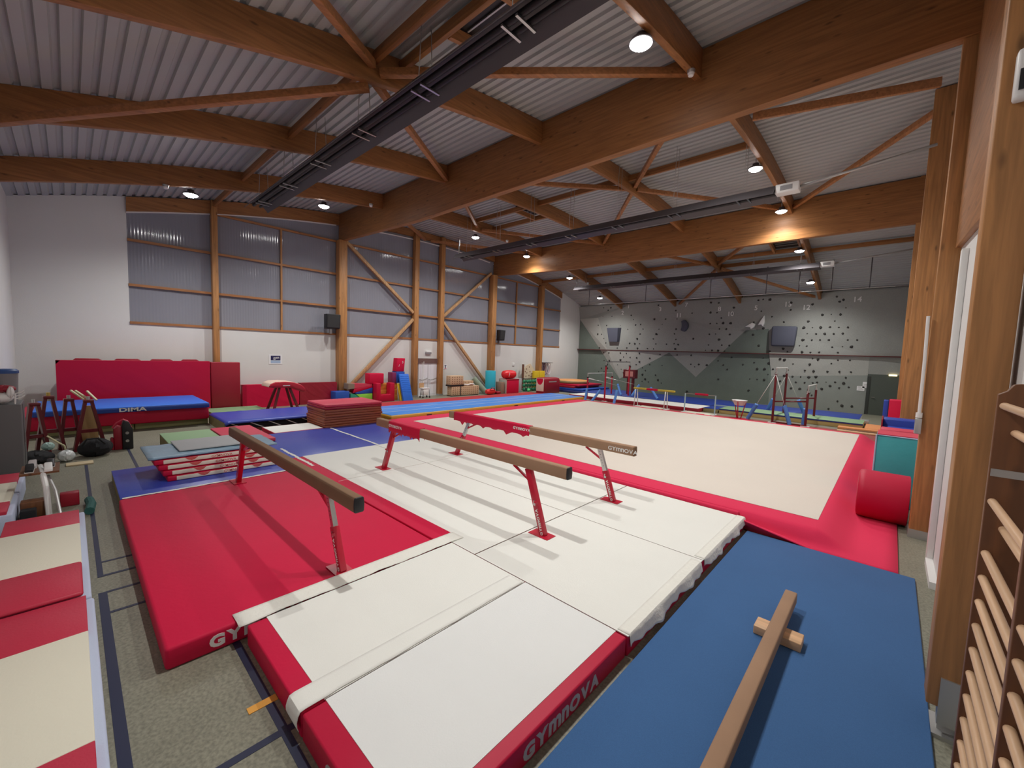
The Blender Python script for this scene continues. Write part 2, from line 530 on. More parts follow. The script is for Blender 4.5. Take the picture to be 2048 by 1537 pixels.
# corrugated deck, ribs across the arch
pr = []
y = YN - 0.25
while y < YF + 0.3:
    pr += [(y, 0.0), (y + 0.13, 0.0), (y + 0.155, 0.055), (y + 0.225, 0.055)]
    y += 0.25
d = MB().use(M_DECK)
vs = []; n = len(pr)
for x in (XL - 0.2, XR + 0.2):
    vs += [(x, p[0], roof(p[0]) + p[1]) for p in pr]
d.add(vs, [(i, i + 1, n + i + 1, n + i) for i in range(n - 1)])
vs = []
for x in (XL - 0.2, XR + 0.2):
    vs += [(x, YN - 0.25 + (YF - YN + 0.5) * i / 30, roof(YN - 0.25 + (YF - YN + 0.5) * i / 30) + 0.12) for i in range(31)]
d.add(vs, [(i, i + 1, 31 + i + 1, 31 + i) for i in range(30)])
struct(d.build('ceiling'))

# window wall: one pane per bay with timber rails
COLY = [(4.0, 4.2), (9.1, 9.5), (13.52, 13.8), (15.36, 15.64), (19.62, 20.0), (24.9, 25.2)]
BAYS = [(WY0, 4.0), (4.2, 9.1), (9.5, 13.52), (13.8, 15.36), (15.64, 19.62), (20.0, 24.9), (25.2, WY1)]
RAILS = [3.40, 4.77, 6.38, 7.96]
for i, (a, b) in enumerate(BAYS):
    p = MB().use(M_POLY)
    ga = 0.0 if i == 0 else (a - BAYS[i - 1][1]) / 2 - .002
    gb = 0.0 if i == len(BAYS) - 1 else (BAYS[i + 1][0] - b) / 2 - .002
    p.prism([(a - ga, 3.38), (b + gb, 3.38)] + arch(a - ga, b + gb, 8, 0.0 if False else 0.30)[::-1], 'x', XL - 0.10, XL - 0.06)
    o = struct(p.build('window_%d' % (i + 1)))
    for z in RAILS:
        if z < min(roof(a), roof(b)) - 0.50:
            MB().beam((XL + 0.01, a, z), (XL + 0.01, b, z), 0.07, 0.09).build('rail', WB, o)
    if i == 1:
        MB().beam((XL + 0.01, 6.62, 3.38), (XL + 0.01, 6.62, 7.96), 0.07, 0.09).build('mullion', WZ, o)
    if i == 5:
        MB().beam((XL + 0.01, 22.43, 3.38), (XL + 0.01, 22.43, 7.9), 0.07, 0.09).build('mullion', WZ, o)
    t_ = MB().use(M_TRIMWHITE)
    pts = arch(a, b, 8, 0.57); pts2 = arch(a, b, 8, 0.53)
    t_.prism(pts + pts2[::-1], 'x', XL - 0.05, XL + 0.05)
    t_.build('head_trim', None, o)
# arched edge beam under the deck along the window wall
e = MB().use(WY)
e.prism(arch(WY0, 9.23, 12, 0.53) + arch(WY0, 9.23, 12, 0.03)[::-1], 'x', XL - 0.12, XL + 0.12)
tag(e.build('edge_beam'), 'curved dark timber edge beam over the windows, camera-end bay', 'beam')
e = MB().use(WY)
e.prism(arch(9.47, 19.98, 12, 0.40) + arch(9.47, 19.98, 12, 0.03)[::-1], 'x', XL - 0.12, XL + 0.12)
tag(e.build('edge_beam'), 'timber edge beam over the windows of the middle bay', 'beam')
e = MB().use(WY)
e.prism(arch(20.22, WY1, 12, 0.53) + arch(20.22, WY1, 12, 0.03)[::-1], 'x', XL - 0.12, XL + 0.12)
tag(e.build('edge_beam'), 'curved timber edge beam over the windows, climbing-wall bay', 'beam')

CL = ['slim timber column behind the upright red crash mats', 'wide timber column with a black speaker and a blue cube at its foot', 'timber column just before the white door', 'timber column just past the white door', 'wide timber column behind the cyan foam roll', 'slim timber column with hoops hung on it']
for (a, b), lab in zip(COLY, CL):
    wide = b - a > 0.3
    top = 8.0 if wide else roof(a) - 0.05
    t = MB().use(WZ); t.box(XL + 0.002, XL + (0.42 if wide else 0.30), a, b, 0.08, top)
    o = tag(t.build('timber_column', bevel=0.008), lab, 'column', 'timber columns along the window wall')
    MB().box(XL + 0.002, XL + (0.44 if wide else 0.32), a - 0.01, b + 0.01, 0.0, 0.1).build('steel_shoe', M_GALV, o)

# main girders across the hall
for yy, lab in ((9.35, 'huge timber girder crossing the hall nearest the camera'), (20.1, 'second huge timber girder, farther towards the climbing wall')):
    g = MB().use(WX)
    zb = 7.74
    g.prism([(XL + 0.002, 8.0), (-14.0, zb), (XR - 0.002, zb), (XR - 0.002, roof(9.35) - 0.02), (XL + 0.002, roof(9.35) - 0.02)], 'y', yy - 0.11, yy + 0.11)
    tag(g.build('roof_girder', bevel=0.01), lab, 'girder', 'main roof girders')

# arched purlins
PX = [-16.45, -12.1, -7.8, -3.5]
PN = ['nearest the window wall', 'second from the window wall', 'third from the window wall', 'nearest the camera-side wall']
SPANS = [(YN + 0.0, 9.24, 0.60, 'camera-end bay'), (9.46, 19.99, 0.58, 'middle bay'), (20.21, YF - 0.02, 0.60, 'climbing-wall bay')]
for k, px in enumerate(PX):
    for a, b, dep, bay in SPANS:
        q = MB().use(WY)
        q.prism(arch(a, b, 16, dep) + arch(a, b, 16, 0.005)[::-1], 'x', px - 0.07, px + 0.07)
        tag(q.build('roof_purlin', bevel=0.006), 'curved timber purlin of the %s, %s' % (bay, PN[k]), 'beam', 'curved roof purlins')


def rp(x, y, off):
    return (x, y, roof(y, off))


def joist(p0, p1, lab, w=0.09, h=0.2, m=None):
    tag(MB().beam(p0, p1, w, h).build('roof_joist', m or WX, bevel=0.004), lab, 'joist', 'straight roof joists')


def brace(p0, p1, lab, w=0.13, h=0.14):
    tag(MB().beam(p0, p1, w, h).build('roof_brace', WB, bevel=0.004), lab, 'brace', 'diagonal roof braces')


# joists and diagonal braces
joist(rp(-7.73, 4.15, .17), rp(-3.57, 4.15, .17), 'first joist past the brace crossing, towards the camera side')
joist(rp(-7.73, 4.72, .17), rp(-3.57, 4.72, .17), 'joist on the camera side of the near roof hatch')
joist(rp(-7.73, 6.02, .17), rp(-3.57, 6.02, .17), 'joist on the girder side of the near roof hatch')
joist(rp(-12.03, 4.1, .2), rp(-7.87, 4.1, .2), 'joist of the camera-end bay left of the heater bracket')
joist(rp(-16.38, 4.1, .2), rp(-12.17, 4.1, .2), 'joist of the camera-end bay above the heater end')
joist((XL + .1, 4.1, roof(4.1, .2)), rp(-16.52, 4.1, .2), 'short joist from the slim column to the first purlin')
joist(rp(-7.73, 14.35, .2), rp(-3.57, 14.35, .2), 'middle-bay joist between the brace crossing and the lamp')
joist(rp(-12.03, 14.3, .2), rp(-7.87, 14.3, .2), 'middle-bay joist left of the brace crossing')
joist(rp(-16.38, 14.25, .2), rp(-12.17, 14.25, .2), 'middle-bay joist on the near side of the dark hatch')
joist(rp(-16.38, 15.75, .2), rp(-12.17, 15.75, .2), 'middle-bay joist on the far side of the dark hatch')
joist(rp(-16.38, 25.2, .2), rp(-12.17, 25.2, .2), 'climbing-wall bay joist near the windows')
joist(rp(-12.03, 25.2, .2), rp(-7.87, 25.2, .2), 'climbing-wall bay joist left of the far brace crossing')
joist(rp(-7.73, 25.0, .15), rp(-3.57, 25.0, .15), 'climbing-wall bay joist right of the far brace crossing')
joist(rp(-7.73, 25.9, .2), rp(-3.57, 25.9, .2), 'second climbing-wall bay joist right of the far brace crossing')
joist(rp(-3.43, 25.2, .2), (XR - .02, 25.2, roof(25.2, .2)), 'climbing-wall bay joist running to the camera-side wall')
joist((XL + .1, 25.2, roof(25.2, .2)), rp(-16.52, 25.2, .2), 'short climbing-wall bay joist at the window wall')
B = 'diagonal brace of the camera-end bay '
brace(rp(-12.1, -0.9, .67), rp(-7.85, 4.1, .66), B + 'rising from the left picture edge')
brace(rp(-3.65, -0.9, .3), rp(-7.7, 4.1, .3), B + 'coming from overhead to the crossing')
brace(rp(-7.7, 4.25, .42), rp(-3.6, 9.2, .42), B + 'to the girder by the brightest lamp')
brace(rp(-7.9, 4.25, .5), rp(-12.0, 9.2, .5), B + 'falling to the girder under the heater')
B = 'diagonal brace of the middle bay '
brace(rp(-7.7, 14.8, .35), rp(-3.62, 9.6, .35), B + 'rising to the nearest girder')
brace(rp(-7.7, 15.0, .4), rp(-3.6, 19.9, .4), B + 'running behind the heater to the second girder')
brace(rp(-7.9, 14.8, .4), rp(-12.0, 9.6, .4), B + 'going left to the nearest girder')
brace(rp(-7.9, 15.0, .45), rp(-12.0, 19.9, .45), B + 'falling left to the second girder')
brace(rp(-12.2, 9.6, .35), rp(-16.35, 14.6, .35), B + 'short steep one beside the hanging rod')
brace(rp(-16.35, 14.9, .45), rp(-12.2, 19.9, .45), B + 'passing below the dark hatch')
brace((XL + .2, 14.6, roof(14.6, .45)), rp(-16.55, 19.9, .45), B + 'at the window wall above the door')
brace((XL + .2, 14.2, roof(14.2, .45)), rp(-16.55, 9.7, .45), B + 'at the window wall behind the nearest girder')
B = 'diagonal brace of the climbing-wall bay '
brace(rp(-7.9, 25.2, .4), rp(-12.0, 20.3, .4), B + 'going left to the second girder')
brace(rp(-7.7, 25.2, .35), rp(-3.6, 20.3, .35), B + 'rising right to the second girder')
brace(rp(-7.9, 25.7, .4), rp(-12.0, 30.8, .4), B + 'falling left to the climbing wall')
brace(rp(-7.7, 25.7, .4), rp(-3.6, 30.8, .4), B + 'falling right to the climbing wall')
brace(rp(-3.4, 19.9, .35), (0.45, 14.9, roof(14.9, .35)), 'long diagonal brace from the second girder to the camera-side wall')
joist(rp(-3.2, 12.4, .35), (0.3, 13.6, roof(13.6, .35)), 'dark joist beside the camera-side wall before the long brace', m=WB)

# roof hatches
def hatch(x0, x1, y0, y1, off, lab):
    zc = roof((y0 + y1) / 2)
    t = thing('roof_hatch', ((x0 + x1) / 2, (y0 + y1) / 2, zc - off), lab, 'hatch')
    f = MB().use(WB)
    f.beam((x0, y0, roof(y0, off)), (x0, y1, roof(y1, off)), 0.09, 0.2); f.build('frame_side', None, t)
    f = MB().use(WB)
    f.beam((x1, y0, roof(y0, off)), (x1, y1, roof(y1, off)), 0.09, 0.2)
    f.build('frame_side', None, t)
    g = MB().use(M_BLACK)
    g.add([(x0, y0, roof(y0, .02)), (x1, y0, roof(y0, .02)), (x1, y1, roof(y1, .02)), (x0, y1, roof(y1, .02)),
           (x0, y0, roof(y0, .05)), (x1, y0, roof(y0, .05)), (x1, y1, roof(y1, .05)), (x0, y1, roof(y1, .05))],
          [(0, 1, 2, 3), (7, 6, 5, 4), (0, 4, 5, 1), (1, 5, 6, 2), (2, 6, 7, 3), (3, 7, 4, 0)])
    g.build('cover', None, t)
    b = MB().use(M_GALV)
    for i in range(3):
        yy = y0 + (y1 - y0) * (0.3 + 0.2 * i)
        b.beam((x0 + .1, yy, roof(yy, .08)), (x1 - .1, yy, roof(yy, .08)), 0.03, 0.03)
    b.build('opener_bar', None, t)
hatch(-6.25, -4.95, 4.77, 5.97, .17, 'dark roof hatch framed in timber above the nearest heater')
hatch(-13.4, -12.3, 14.3, 15.7, .2, 'dark roof hatch in the middle bay seen under the nearest girder')
hatch(-4.9, -3.75, 23.6, 24.85, .2, 'dark square roof hatch just past the second girder by a lamp')

# radiant heaters
def heater(y, z, x0, x1, lab, hoods):
    t = thing('radiant_heater', ((x0 + x1) / 2, y, z), lab, 'heater', 'long radiant heaters under the roof')
    h = MB().use(M_GREYDARK)
    h.prism([(y - 0.36, z - 0.12), (y - 0.35, z - 0.13), (y - 0.14, z + 0.11), (y + 0.14, z + 0.11), (y + 0.35, z - 0.13), (y + 0.36, z - 0.12), (y + 0.15, z + 0.14), (y - 0.15, z + 0.14)], 'x', x0, x1)
    h.build('hood', None, t)
    for s in (-1, 1):
        MB().cyl((x0 + .1, y + s * 0.10, z), (x1, y + s * 0.10, z), 0.05, n=12).build('burner_tube', mat('burnt_tube', (0.03, 0.028, 0.03), 0.4, metal=0.6), t)
    n = 7
    for i in range(n):
        x = x0 + 0.8 + (x1 - x0 - 1.6) * i / (n - 1)
        for dx in (-0.14, 0.14):
            b = MB().use(M_STEEL)
            b.box(x + dx - 0.02, x + dx + 0.02, y - 0.2, y + 0.2, z - 0.085, z - 0.055)
            b.build('clamp', None, t)
        c = MB().use(M_GALV)
        for s in (-1, 1):
            c.cyl((x, y + s * 0.14, z + 0.13), (x, y + s * 0.10, roof(y) - 0.03), 0.008, n=6)
        c.build('hanger_rod', None, t)
    if hoods:
        m_ = MB().use(M_WHITEPAINT)
        m_.box(x1, x1 + 0.55, y - 0.16, y + 0.16, z - 0.08, z + 0.16)
        bo = m_.build('burner_box', None, t, bevel=0.02)
        MB().use(M_GREY).box(x1 + .12, x1 + .4, y - 0.17, y - 0.16, z - .02, z + .1).build('cover_plate', None, bo)
        MB().cyl((x1 + .55, y, z + .05), (0.35, y, z + .35), 0.035, n=8).build('flue_pipe', M_GALV, t)
        MB().cyl((x0 + 0.05, y, z - .02), (x0 + 0.05, y, z + 0.95), 0.03, n=8).build('end_rod', M_STEEL, t)
heater(4.45, 7.42, -16.2, -1.2, 'long dark radiant heater nearest the camera, running overhead', False)
heater(13.5, 7.48, -16.5, -2.75, 'long dark radiant heater with white burner box between the two girders', True)
heater(24.9, 7.52, -17.1, -2.95, 'long dark radiant heater nearest the climbing wall', True)

# unlit small domes under the purlins
for (x, y, lab) in ((-16.3, 2.1, 'small unlit emergency dome left of the first window-side lamp'), (-16.0, 8.5, 'small unlit emergency dome beside the nearest girder'), (-16.1, 16.6, 'small unlit emergency dome under the middle bay near the windows'), (-3.46, 8.76, 'small silver emergency dome at the girder by the brightest lamp'), (-16.3, 25.2, 'small unlit emergency dome above the far heater end')):
    t = thing('emergency_light', (x, y, roof(y, .66)), lab, 'light', 'small emergency domes')
    MB().lathe([(0.0, 0.0), (0.07, 0.0), (0.08, 0.06), (0.0, 0.07)], (x, y, roof(y, .67)), 14).build('base', M_GALV, t)
    MB().lathe([(0.0, -0.07), (0.05, -0.05), (0.068, 0.0), (0.0, 0.001)], (x, y, roof(y, .67)), 14).build('lens', M_WHITEPAINT, t)

# hanging rod with white cord by the second lamp row, vertical rods at the climbing wall
t = thing('climbing_rail', (-6.5, 27.0, 6.6), 'thin white rail hung on dark rods before the climbing wall top', 'rail')
r_ = MB().use(M_WHITEPAINT); r_.cyl((-17.3, 27.0, 6.62), (-0.2, 27.0, 6.62), 0.018, n=8); r_.build('rail', None, t)
for x in (-17.3, -12.78, -8.6, -5.6, -4.06, -2.65, -1.14):
    MB().cyl((x, 27.0, 6.62), (x, 27.0, roof(27.0) - 0.02), 0.022, n=8).build('rod', M_GREYDARK, t)

# diagonal braces on the window wall (both sides of the door)
def wbrace(p0, p1, lab):
    tag(MB().beam(p0, p1, 0.16, 0.15).build('wall_brace', WBR, bevel=0.005), lab, 'brace', 'diagonal wall braces beside the door')
xb = XL + 0.17
wbrace((xb, 9.55, 8.0), (xb, 13.5, 4.87), 'wall brace across the window, upper one left of the door')
wbrace((xb, 13.5, 4.5), (xb, 9.75, 0.75), 'wall brace down the white wall left of the door')
wbrace((xb, 19.6, 8.1), (xb, 15.66, 4.87), 'wall brace across the window, upper one right of the door')
wbrace((xb, 15.66, 4.5), (xb, 19.55, 0.5), 'wall brace down the white wall right of the door')

# right wall: columns, timber panel, pipes
for (xa, ya, yb, lab, wd) in ((0.40, 9.3, 9.55, 'timber column by the red foam roll under the nearest girder', .23), (0.24, 14.6, 14.85, 'timber column of the camera-side wall behind the teal block', .39), (0.20, 20.0, 20.3, 'timber column under the second girder at the camera-side wall', .43), (0.36, 25.3, 25.55, 'last timber column of the camera-side wall before the green door', .27)):
    o = tag(MB().box(xa, XR - 0.002, ya, yb, 0.06, roof(ya) - 0.03).build('timber_column', WZ, bevel=0.008), lab, 'column', 'timber columns along the camera-side wall')
    MB().box(xa - .01, XR - 0.002, ya - .012, yb + .012, 0.0, 0.14).build('steel_shoe', M_GALV, o)
o = tag(MB().box(0.386, 0.60, 4.40, 4.62, 0.22, 9.0 - .35).build('timber_column', WZ, bevel=0.008), 'close timber column beside the wall bars at the right edge', 'column', 'timber columns along the camera-side wall')
s_ = MB().use(M_GALV); s_.box(0.45, 0.60, 4.385, 4.40, 0.10, 0.46); s_.box(0.42, 0.62, 4.36, 4.64, 0.0, 0.03); s_.box(0.46, 0.57, 4.44, 4.58, 0.03, 0.22)
s_.build('steel_shoe', None, o)
pn = MB().use(WY)
pn.prism([(4.64, 4.2), (7.1, 4.45), (9.25, 4.62), (9.28, roof(9.3) - .05), (4.64, roof(4.64) - .05)], 'x', 0.56, XR - 0.003)
tag(pn.build('timber_panel', bevel=0.004), 'dark timber wall panel high between the two right-hand columns', 'panel')
t = thing('rain_pipe', (0.36, 9.28, 1.9), 'thin white pipe running down the timber column into a grey box', 'pipe')
MB().tube([(0.35, 9.26, 3.6), (0.365, 9.26, 2.9), (0.37, 9.26, 2.05)], 0.022, 10).build('pipe', M_WHITEPAINT, t)
q = MB().use(M_WHITEPAINT); q.cyl((0.37, 9.26, 1.98), (0.37, 9.26, 2.06), 0.04); q.build('collar', None, t)
MB().box(0.33, 0.41, 9.2, 9.30, 1.72, 1.97).build('switch_box', M_GALV, t, bevel=0.01)
t = thing('wall_pipe', (0.6, 8.25, 0), 'white square duct standing on the floor at the right wall', 'duct')
MB().box(0.56, 0.628, 8.2, 8.36, 0.0, 4.4).build('duct', M_WHITEPAINT, t, bevel=0.006)
MB().box(0.55, 0.628, 7.3, 8.2, 0.0, 0.09).build('skirting', M_TRIMWHITE, t)
t = thing('wall_box', (0.52, 4.3, 4.7), 'white box with dark window on the close timber column top right', 'box')
MB().box(0.445, 0.72, 4.30, 4.398, 4.58, 4.90).build('casing', M_WHITEPAINT, t, bevel=0.02)
MB().box(0.462, 0.70, 4.288, 4.30, 4.63, 4.76).build('dark_window', M_BLACK, t)

# floor lines
def line(name, x0, x1, y0, y1, m=M_LINE):
    struct(MB().box(x0, x1, y0, y1, 0.0, 0.0015 + 0.0004 * int(name.split('_')[1])).build(name, m))
line('trim_1', -12.8, -6.59, 0.135, 0.185)
line('trim_2', -6.165, -2.0, 0.125, 0.195)
line('trim_3', -4.3, -2.0, 0.94, 1.0)
line('trim_4', -3.05, -2.99, 0.2, 1.1)
line('trim_5', -6.165, -6.125, 0.195, 1.4)
line('trim_6', -5.67, -5.63, 0.195, 1.4)
line('trim_7', -7.05, -7.01, 0.185, 1.4)
line('trim_8', -6.63, -6.585, 0.135, 1.4)
line('trim_9', -3.41, -3.34, 0.83, 1.03, M_ORANGE_TAPE)
line('trim_10', -14.5, -11.2, 0.9, 0.95)
# ------------------------------------------------------------------ near mats and beams
PI = math.pi


def mat_block(name, x0, x1, y0, y1, z0, z1, m, lab, cat='mat', group=None, bev=0.02):
    return tag(MB().box(x0, x1, y0, y1, z0, z1).build(name, m, bevel=bev), lab, cat, group)


def white_mat(x0, x1, y0, y1, lab, body, inset, fabric=M_WHITEMAT, group='white landing mats round the balance beams'):
    t = thing('landing_mat', ((x0 + x1) / 2, (y0 + y1) / 2, 0), lab, 'mat', group)
    MB().box(x0, x1, y0, y1, 0.0, 0.2).build('body', body, t, bevel=0.015)
    a, b, c, d = inset
    MB().box(x0 + a, x1 - b, y0 + c, y1 - d, 0.196, 0.2045).build('top_fabric', fabric, t)
    return t


G1 = 0.009
white_mat(-9.93, -7.65 - G1, 3.31, 5.47, 'white landing mat with red edge, touching the blue mat under the tan beam far leg', M_REDVINYL, (0.0, 0, .31, 0))
t = white_mat(-7.65 + G1, -3.72 - G1, 3.44, 5.47, 'long white landing mat with red edge under the middle beam', M_REDVINYL, (0, 0, 0, 0))
MB().box(-7.64, -4.26, 3.31, 3.62, 0.02, .2046).build('red_border', M_REDVINYL, t, bevel=.01)
white_mat(-3.72 + G1, -1.60, 3.44, 5.47, 'white landing mat at the blue carpet, nearer of the two with hanging cloth', M_REDSIDE, (0, 0, 0, 0))
white_mat(-9.93, -7.65 - G1, 5.485, 7.52, 'white landing mat at the far leg of the beam nearest the beige floor', M_CREAM, (0, 0, 0, 0))
white_mat(-7.65 + G1, -3.72 - G1, 5.485, 7.52, 'long white landing mat under the beam nearest the beige floor', M_CREAM, (0, 0, 0, 0))
white_mat(-3.72 + G1, -1.60, 5.485, 7.52, 'white landing mat at the corner where red and blue carpets meet', M_REDSIDE, (0, 0, 0, 0))
t = white_mat(-4.17, -2.865, 1.03, 3.425, 'warm white landing mat with red front edge beside the large red mat', M_REDVINYL, (0, 0, .16, 0))
t = white_mat(-2.855, -1.61, 1.03, 3.425, 'cool white landing mat with red borders nearest the camera', M_REDSIDE, (0, .11, .165, 0), M_WHITEMAT2)
logo(0.15, (-1.608, 1.98, 0.04), (0, 1, 0), (0, 0, 1), M_LETTERGREY, t)
logo(0.15, (-2.46, 1.028, 0.04), (1, 0, 0), (0, 0, 1), M_LETTERGREY, t)
# the large red mat
t = thing('landing_mat', (-6.6, 1.9, 0), 'large red mat under the tan balance beam nearest the camera', 'mat')
MB().box(-8.97, -4.28, .46, 3.295, 0, .2).build('body', M_REDVINYL, t, bevel=0.03, seg=3)
logo(0.145, (-4.279, .765, 0.05), (0, 1, 0), (0, 0, 1), M_LETTER, t)


def cloth(name, m, p, q, fn, nu, nv, lab, cat='strip'):
    """thin sheet with thickness, fn(u,v)->(x,y,z)"""
    c = MB()
    vs = [fn(i / nu, j / nv) for j in range(nv + 1) for i in range(nu + 1)]
    c.grid(nu, nv, lambda u, v: vs[round(v * nv) * (nu + 1) + round(u * nu)])
    o = c.build(name, m)
    md = o.modifiers.new('thick', 'SOLIDIFY'); md.thickness = 0.004; md.offset = 1
    return tag(o, lab, cat)


def wob(a):
    return math.sin(a * 7.3) * 0.5 + math.sin(a * 17.1 + 1.3) * 0.3 + math.sin(a * 31.0 + .4) * 0.2


def flap1(u, v):
    y = 0.97 + v * 2.66
    x = -4.41 + u * (0.235 + 0.012 * wob(y))
    z = 0.209 + 0.004 * (1 + wob(y * 1.7 + u * 3)) * u
    if v < 0.08 and u > 0.55:
        z -= (0.08 - v) * 0.35 * (u - .55)
    return (x, y, z)
cloth('velcro_strip', M_SHEET, 0, 0, flap1, 6, 40, 'long white cloth strip lying over the seam of the large red mat')


def flap2(u, v):
    x = -3.075 + u * (0.205 + 0.006 * wob(v * 3))
    s = v * 2.55
    if s < 0.13:
        a = s / 0.13
        return (x + 0.01 * u * (1 - a), 1.012 - 0.012 * math.sin(a * 3.1), 0.075 + 0.10 * a)
    if s < 0.2:
        a = (s - 0.13) / 0.07 * PI / 2
        return (x, 1.045 - 0.033 * math.cos(a), 0.178 + 0.031 * math.sin(a))
    return (x, 1.045 + (s - 0.2), 0.2095)
cloth('velcro_strip', M_WHITEMAT, 0, 0, flap2, 5, 60, 'white cloth strip over the seam of the nearest white mats, hanging over the red edge')


def rflap(y0, y1, dep):
    def fn(u, v):
        y = y0 + v * (y1 - y0)
        w_ = wob(y * 0.9)
        if u < 0.35:
            return (-1.72 + u / 0.35 * 0.12, y, 0.208 + 0.002 * w_)
        a = (u - 0.35) / 0.65
        return (-1.596 + 0.028 * a * (1.1 + w_), y, 0.206 - a * (dep + 0.022 * w_))
    return fn
cloth('hanging_cloth', M_SHEET, 0, 0, rflap(3.46, 5.40, .115), 9, 46, 'white cloth hanging over the mat edge at the blue carpet, nearer piece', 'cloth')
cloth('hanging_cloth', M_SHEET, 0, 0, rflap(5.52, 7.53, .105), 9, 46, 'white cloth hanging over the mat edge at the blue carpet, farther piece', 'cloth')


def foam_mat(x0, x1, y0, y1, z0, z1, top, side, lab, group=None, name='foam_mat'):
    t = thing(name, ((x0 + x1) / 2, (y0 + y1) / 2, z0), lab, 'mat', group)
    MB().box(x0, x1, y0, y1, z0, z1 - 0.02).build('side', side, t, bevel=0.01)
    MB().box(x0 - .004, x1 + .004, y0 - .004, y1 + .004, z1 - 0.022, z1).build('top_cover', top, t, bevel=0.008)
    return t


BG = 'shiny blue foam mats behind the beams'
foam_mat(-11.05, -8.985, .48, 3.285, 0, .2, M_BLUEVINYL, M_KHAKI, 'blue foam mat carrying the stack of folded cream mats', BG)
foam_mat(-13.0, -9.945, 3.30, 5.54, 0, .2, M_BLUEVINYL, M_KHAKI, 'blue foam mat beside the white square mat and pink mat', BG)
foam_mat(-13.0, -9.945, 5.56, 7.55, 0, .2, M_BLUEVINYL, M_KHAKI, 'blue foam mat in front of the brown mat stack', BG)
# torn white joining tapes of the blue mats
def tape(p0, p1, lab):
    m_ = MB()
    p0 = Vector(p0); p1 = Vector(p1); d = p1 - p0; n = Vector((-d.y, d.x, 0)).normalized()
    N = 60
    vs = []
    for i in range(N + 1):
        c = p0 + d * i / N + n * (0.012 * wob(i * .9))
        vs += [c - n * (0.022 + 0.018 * rnd.random()), c + n * (0.022 + 0.018 * rnd.random())]
    m_.add(vs + [v + Vector((0, 0, .003)) for v in vs], [(2 * i, 2 * i + 2, 2 * i + 3, 2 * i + 1) for i in range(N)] + [(o + 2 * i, o + 2 * i + 1, o + 2 * i + 3, o + 2 * i + 2) for o in (2 * N + 2,) for i in range(N)])
    return tag(m_.build('joining_tape', M_SHEET), lab, 'tape')
tape((-12.9, 5.55, .201), (-9.96, 5.55, .201), 'torn white tape between the two blue mats in front of the brown stack')
tape((-11.0, 3.5, .201), (-9.0, 3.5, .201), 'torn white tape at the blue mat edge behind the folded cream stack')
tape((-8.975, .5, .203), (-8.975, 3.28, .203), 'white tape along the seam of blue and large red mats')

# stack of four folded mats with cream fronts
for i in range(4):
    z0 = 0.2 + i * 0.098; dx = -0.05 * i; dy = -0.055 * i
    t = thing('folded_mat', (-10.2 + dx, 2.05 + dy, z0), 'folded cream and red mat on the blue mat, %s of its stack' % ('bottom', 'second from bottom', 'third from bottom', 'top')[i], 'mat', 'folded cream mats stacked on the blue mat')
    x0, x1, y0, y1 = -10.75 + dx, -9.56 + dx, 1.14 + dy, 3.06 + dy
    MB().box(x0, x1, y0, y1, z0, z0 + 0.092).build('body', M_REDSIDE, t, bevel=0.018)
    b = MB().box(x0 + .05, x1 + .003, y0 + 0.13, y1 - .02, z0 + .008, z0 + 0.085).build('front_panel', M_CREAM, t, bevel=0.01)
    lg = MB()
    for yy in (y0 + .55, y0 + 1.45):
        lg.prism([(yy - .10, z0 + .084), (yy - .05, z0 + .04), (yy, z0 + .024), (yy + .05, z0 + .04), (yy + .10, z0 + .084)], 'x', x1 + .003, x1 + .006)
        lg_o = lg.build('emblem', M_LETTERRED, t); lg = MB()
    text('GYMNOVA', 0.07, (x1 + .004, y0 + .86, z0 + .022), (0, 1, 0), (0, 0, 1), M_LETTERRED, t, bold=.01)
t = thing('tarp_mat', (-10.4, 1.95, .592), 'thin shiny blue-grey mat on top of the folded cream stack', 'mat')
tp = MB()
tp.grid(24, 16, lambda u, v: (-10.95 + 1.22 * v, .90 + 2.12 * u, .636 + .008 * wob(u * 5 + v * 3)))
o = tp.build('sheet', M_TARP, t)
md = o.modifiers.new('thick', 'SOLIDIFY'); md.thickness = 0.035; md.offset = -1
o = tag(MB().box(-11.05, -9.98, 1.38, 2.52, .648, .676).build('exercise_mat', M_GREYMAT, bevel=0.012), 'small grey rounded mat lying on the blue-grey sheet', 'mat')

foam_mat(-14.2, -12.55, 1.56, 2.64, 0, .3, M_GREEN, M_KHAKI, 'pale green foam mat behind the folded cream stack')
o = mat_block('landing_mat', -14.3, -11.95, 2.69, 3.68, .203, .30, M_PINK, 'faded pink-red mat between the pale green and white mats')
t = thing('landing_mat', (-13.6, 4.7, 0), 'small bright white mat with red rim beside the brown stack', 'mat')
MB().box(-14.2, -13.03, 3.98, 5.40, 0, .2).build('body', M_REDSIDE, t, bevel=.012)
MB().box(-14.19, -13.06, 4.0, 5.38, .196, .204).build('top_fabric', M_WHITEMAT, t)
# brown stack
zz = 0.0
for i in range(11):
    h = 0.0815
    c = i >= 9
    dx = 0.03 * rnd.uniform(-1, 1) - (0.04 if i > 7 else 0); dy = 0.03 * rnd.uniform(-1, 1)
    lab = ('%s brown gym mat of the tall brown stack' % ('lowest', 'second lowest', 'third lowest', 'fourth lowest', 'fifth lowest', 'sixth lowest', 'seventh lowest', 'third from top', 'second from top')[i]) if i < 9 else ('red mat just under the top of the tall brown stack' if i == 9 else 'topmost pink-red mat on the tall brown stack')
    if i == 7:
        lab = 'fourth from top brown gym mat of the tall brown stack'
    if i == 8:
        lab = 'third from top brown gym mat of the tall brown stack'
    mat_block('gym_mat', -14.55 + dx, -13.07 + dx, 5.46 + dy, 7.44 + dy, zz, zz + h, M_PINK if i == 10 else M_REDDARK if i == 9 else M_BROWNMAT, lab, 'mat', 'gym mats of the tall brown stack', 0.022)
    zz += h + 0.0015

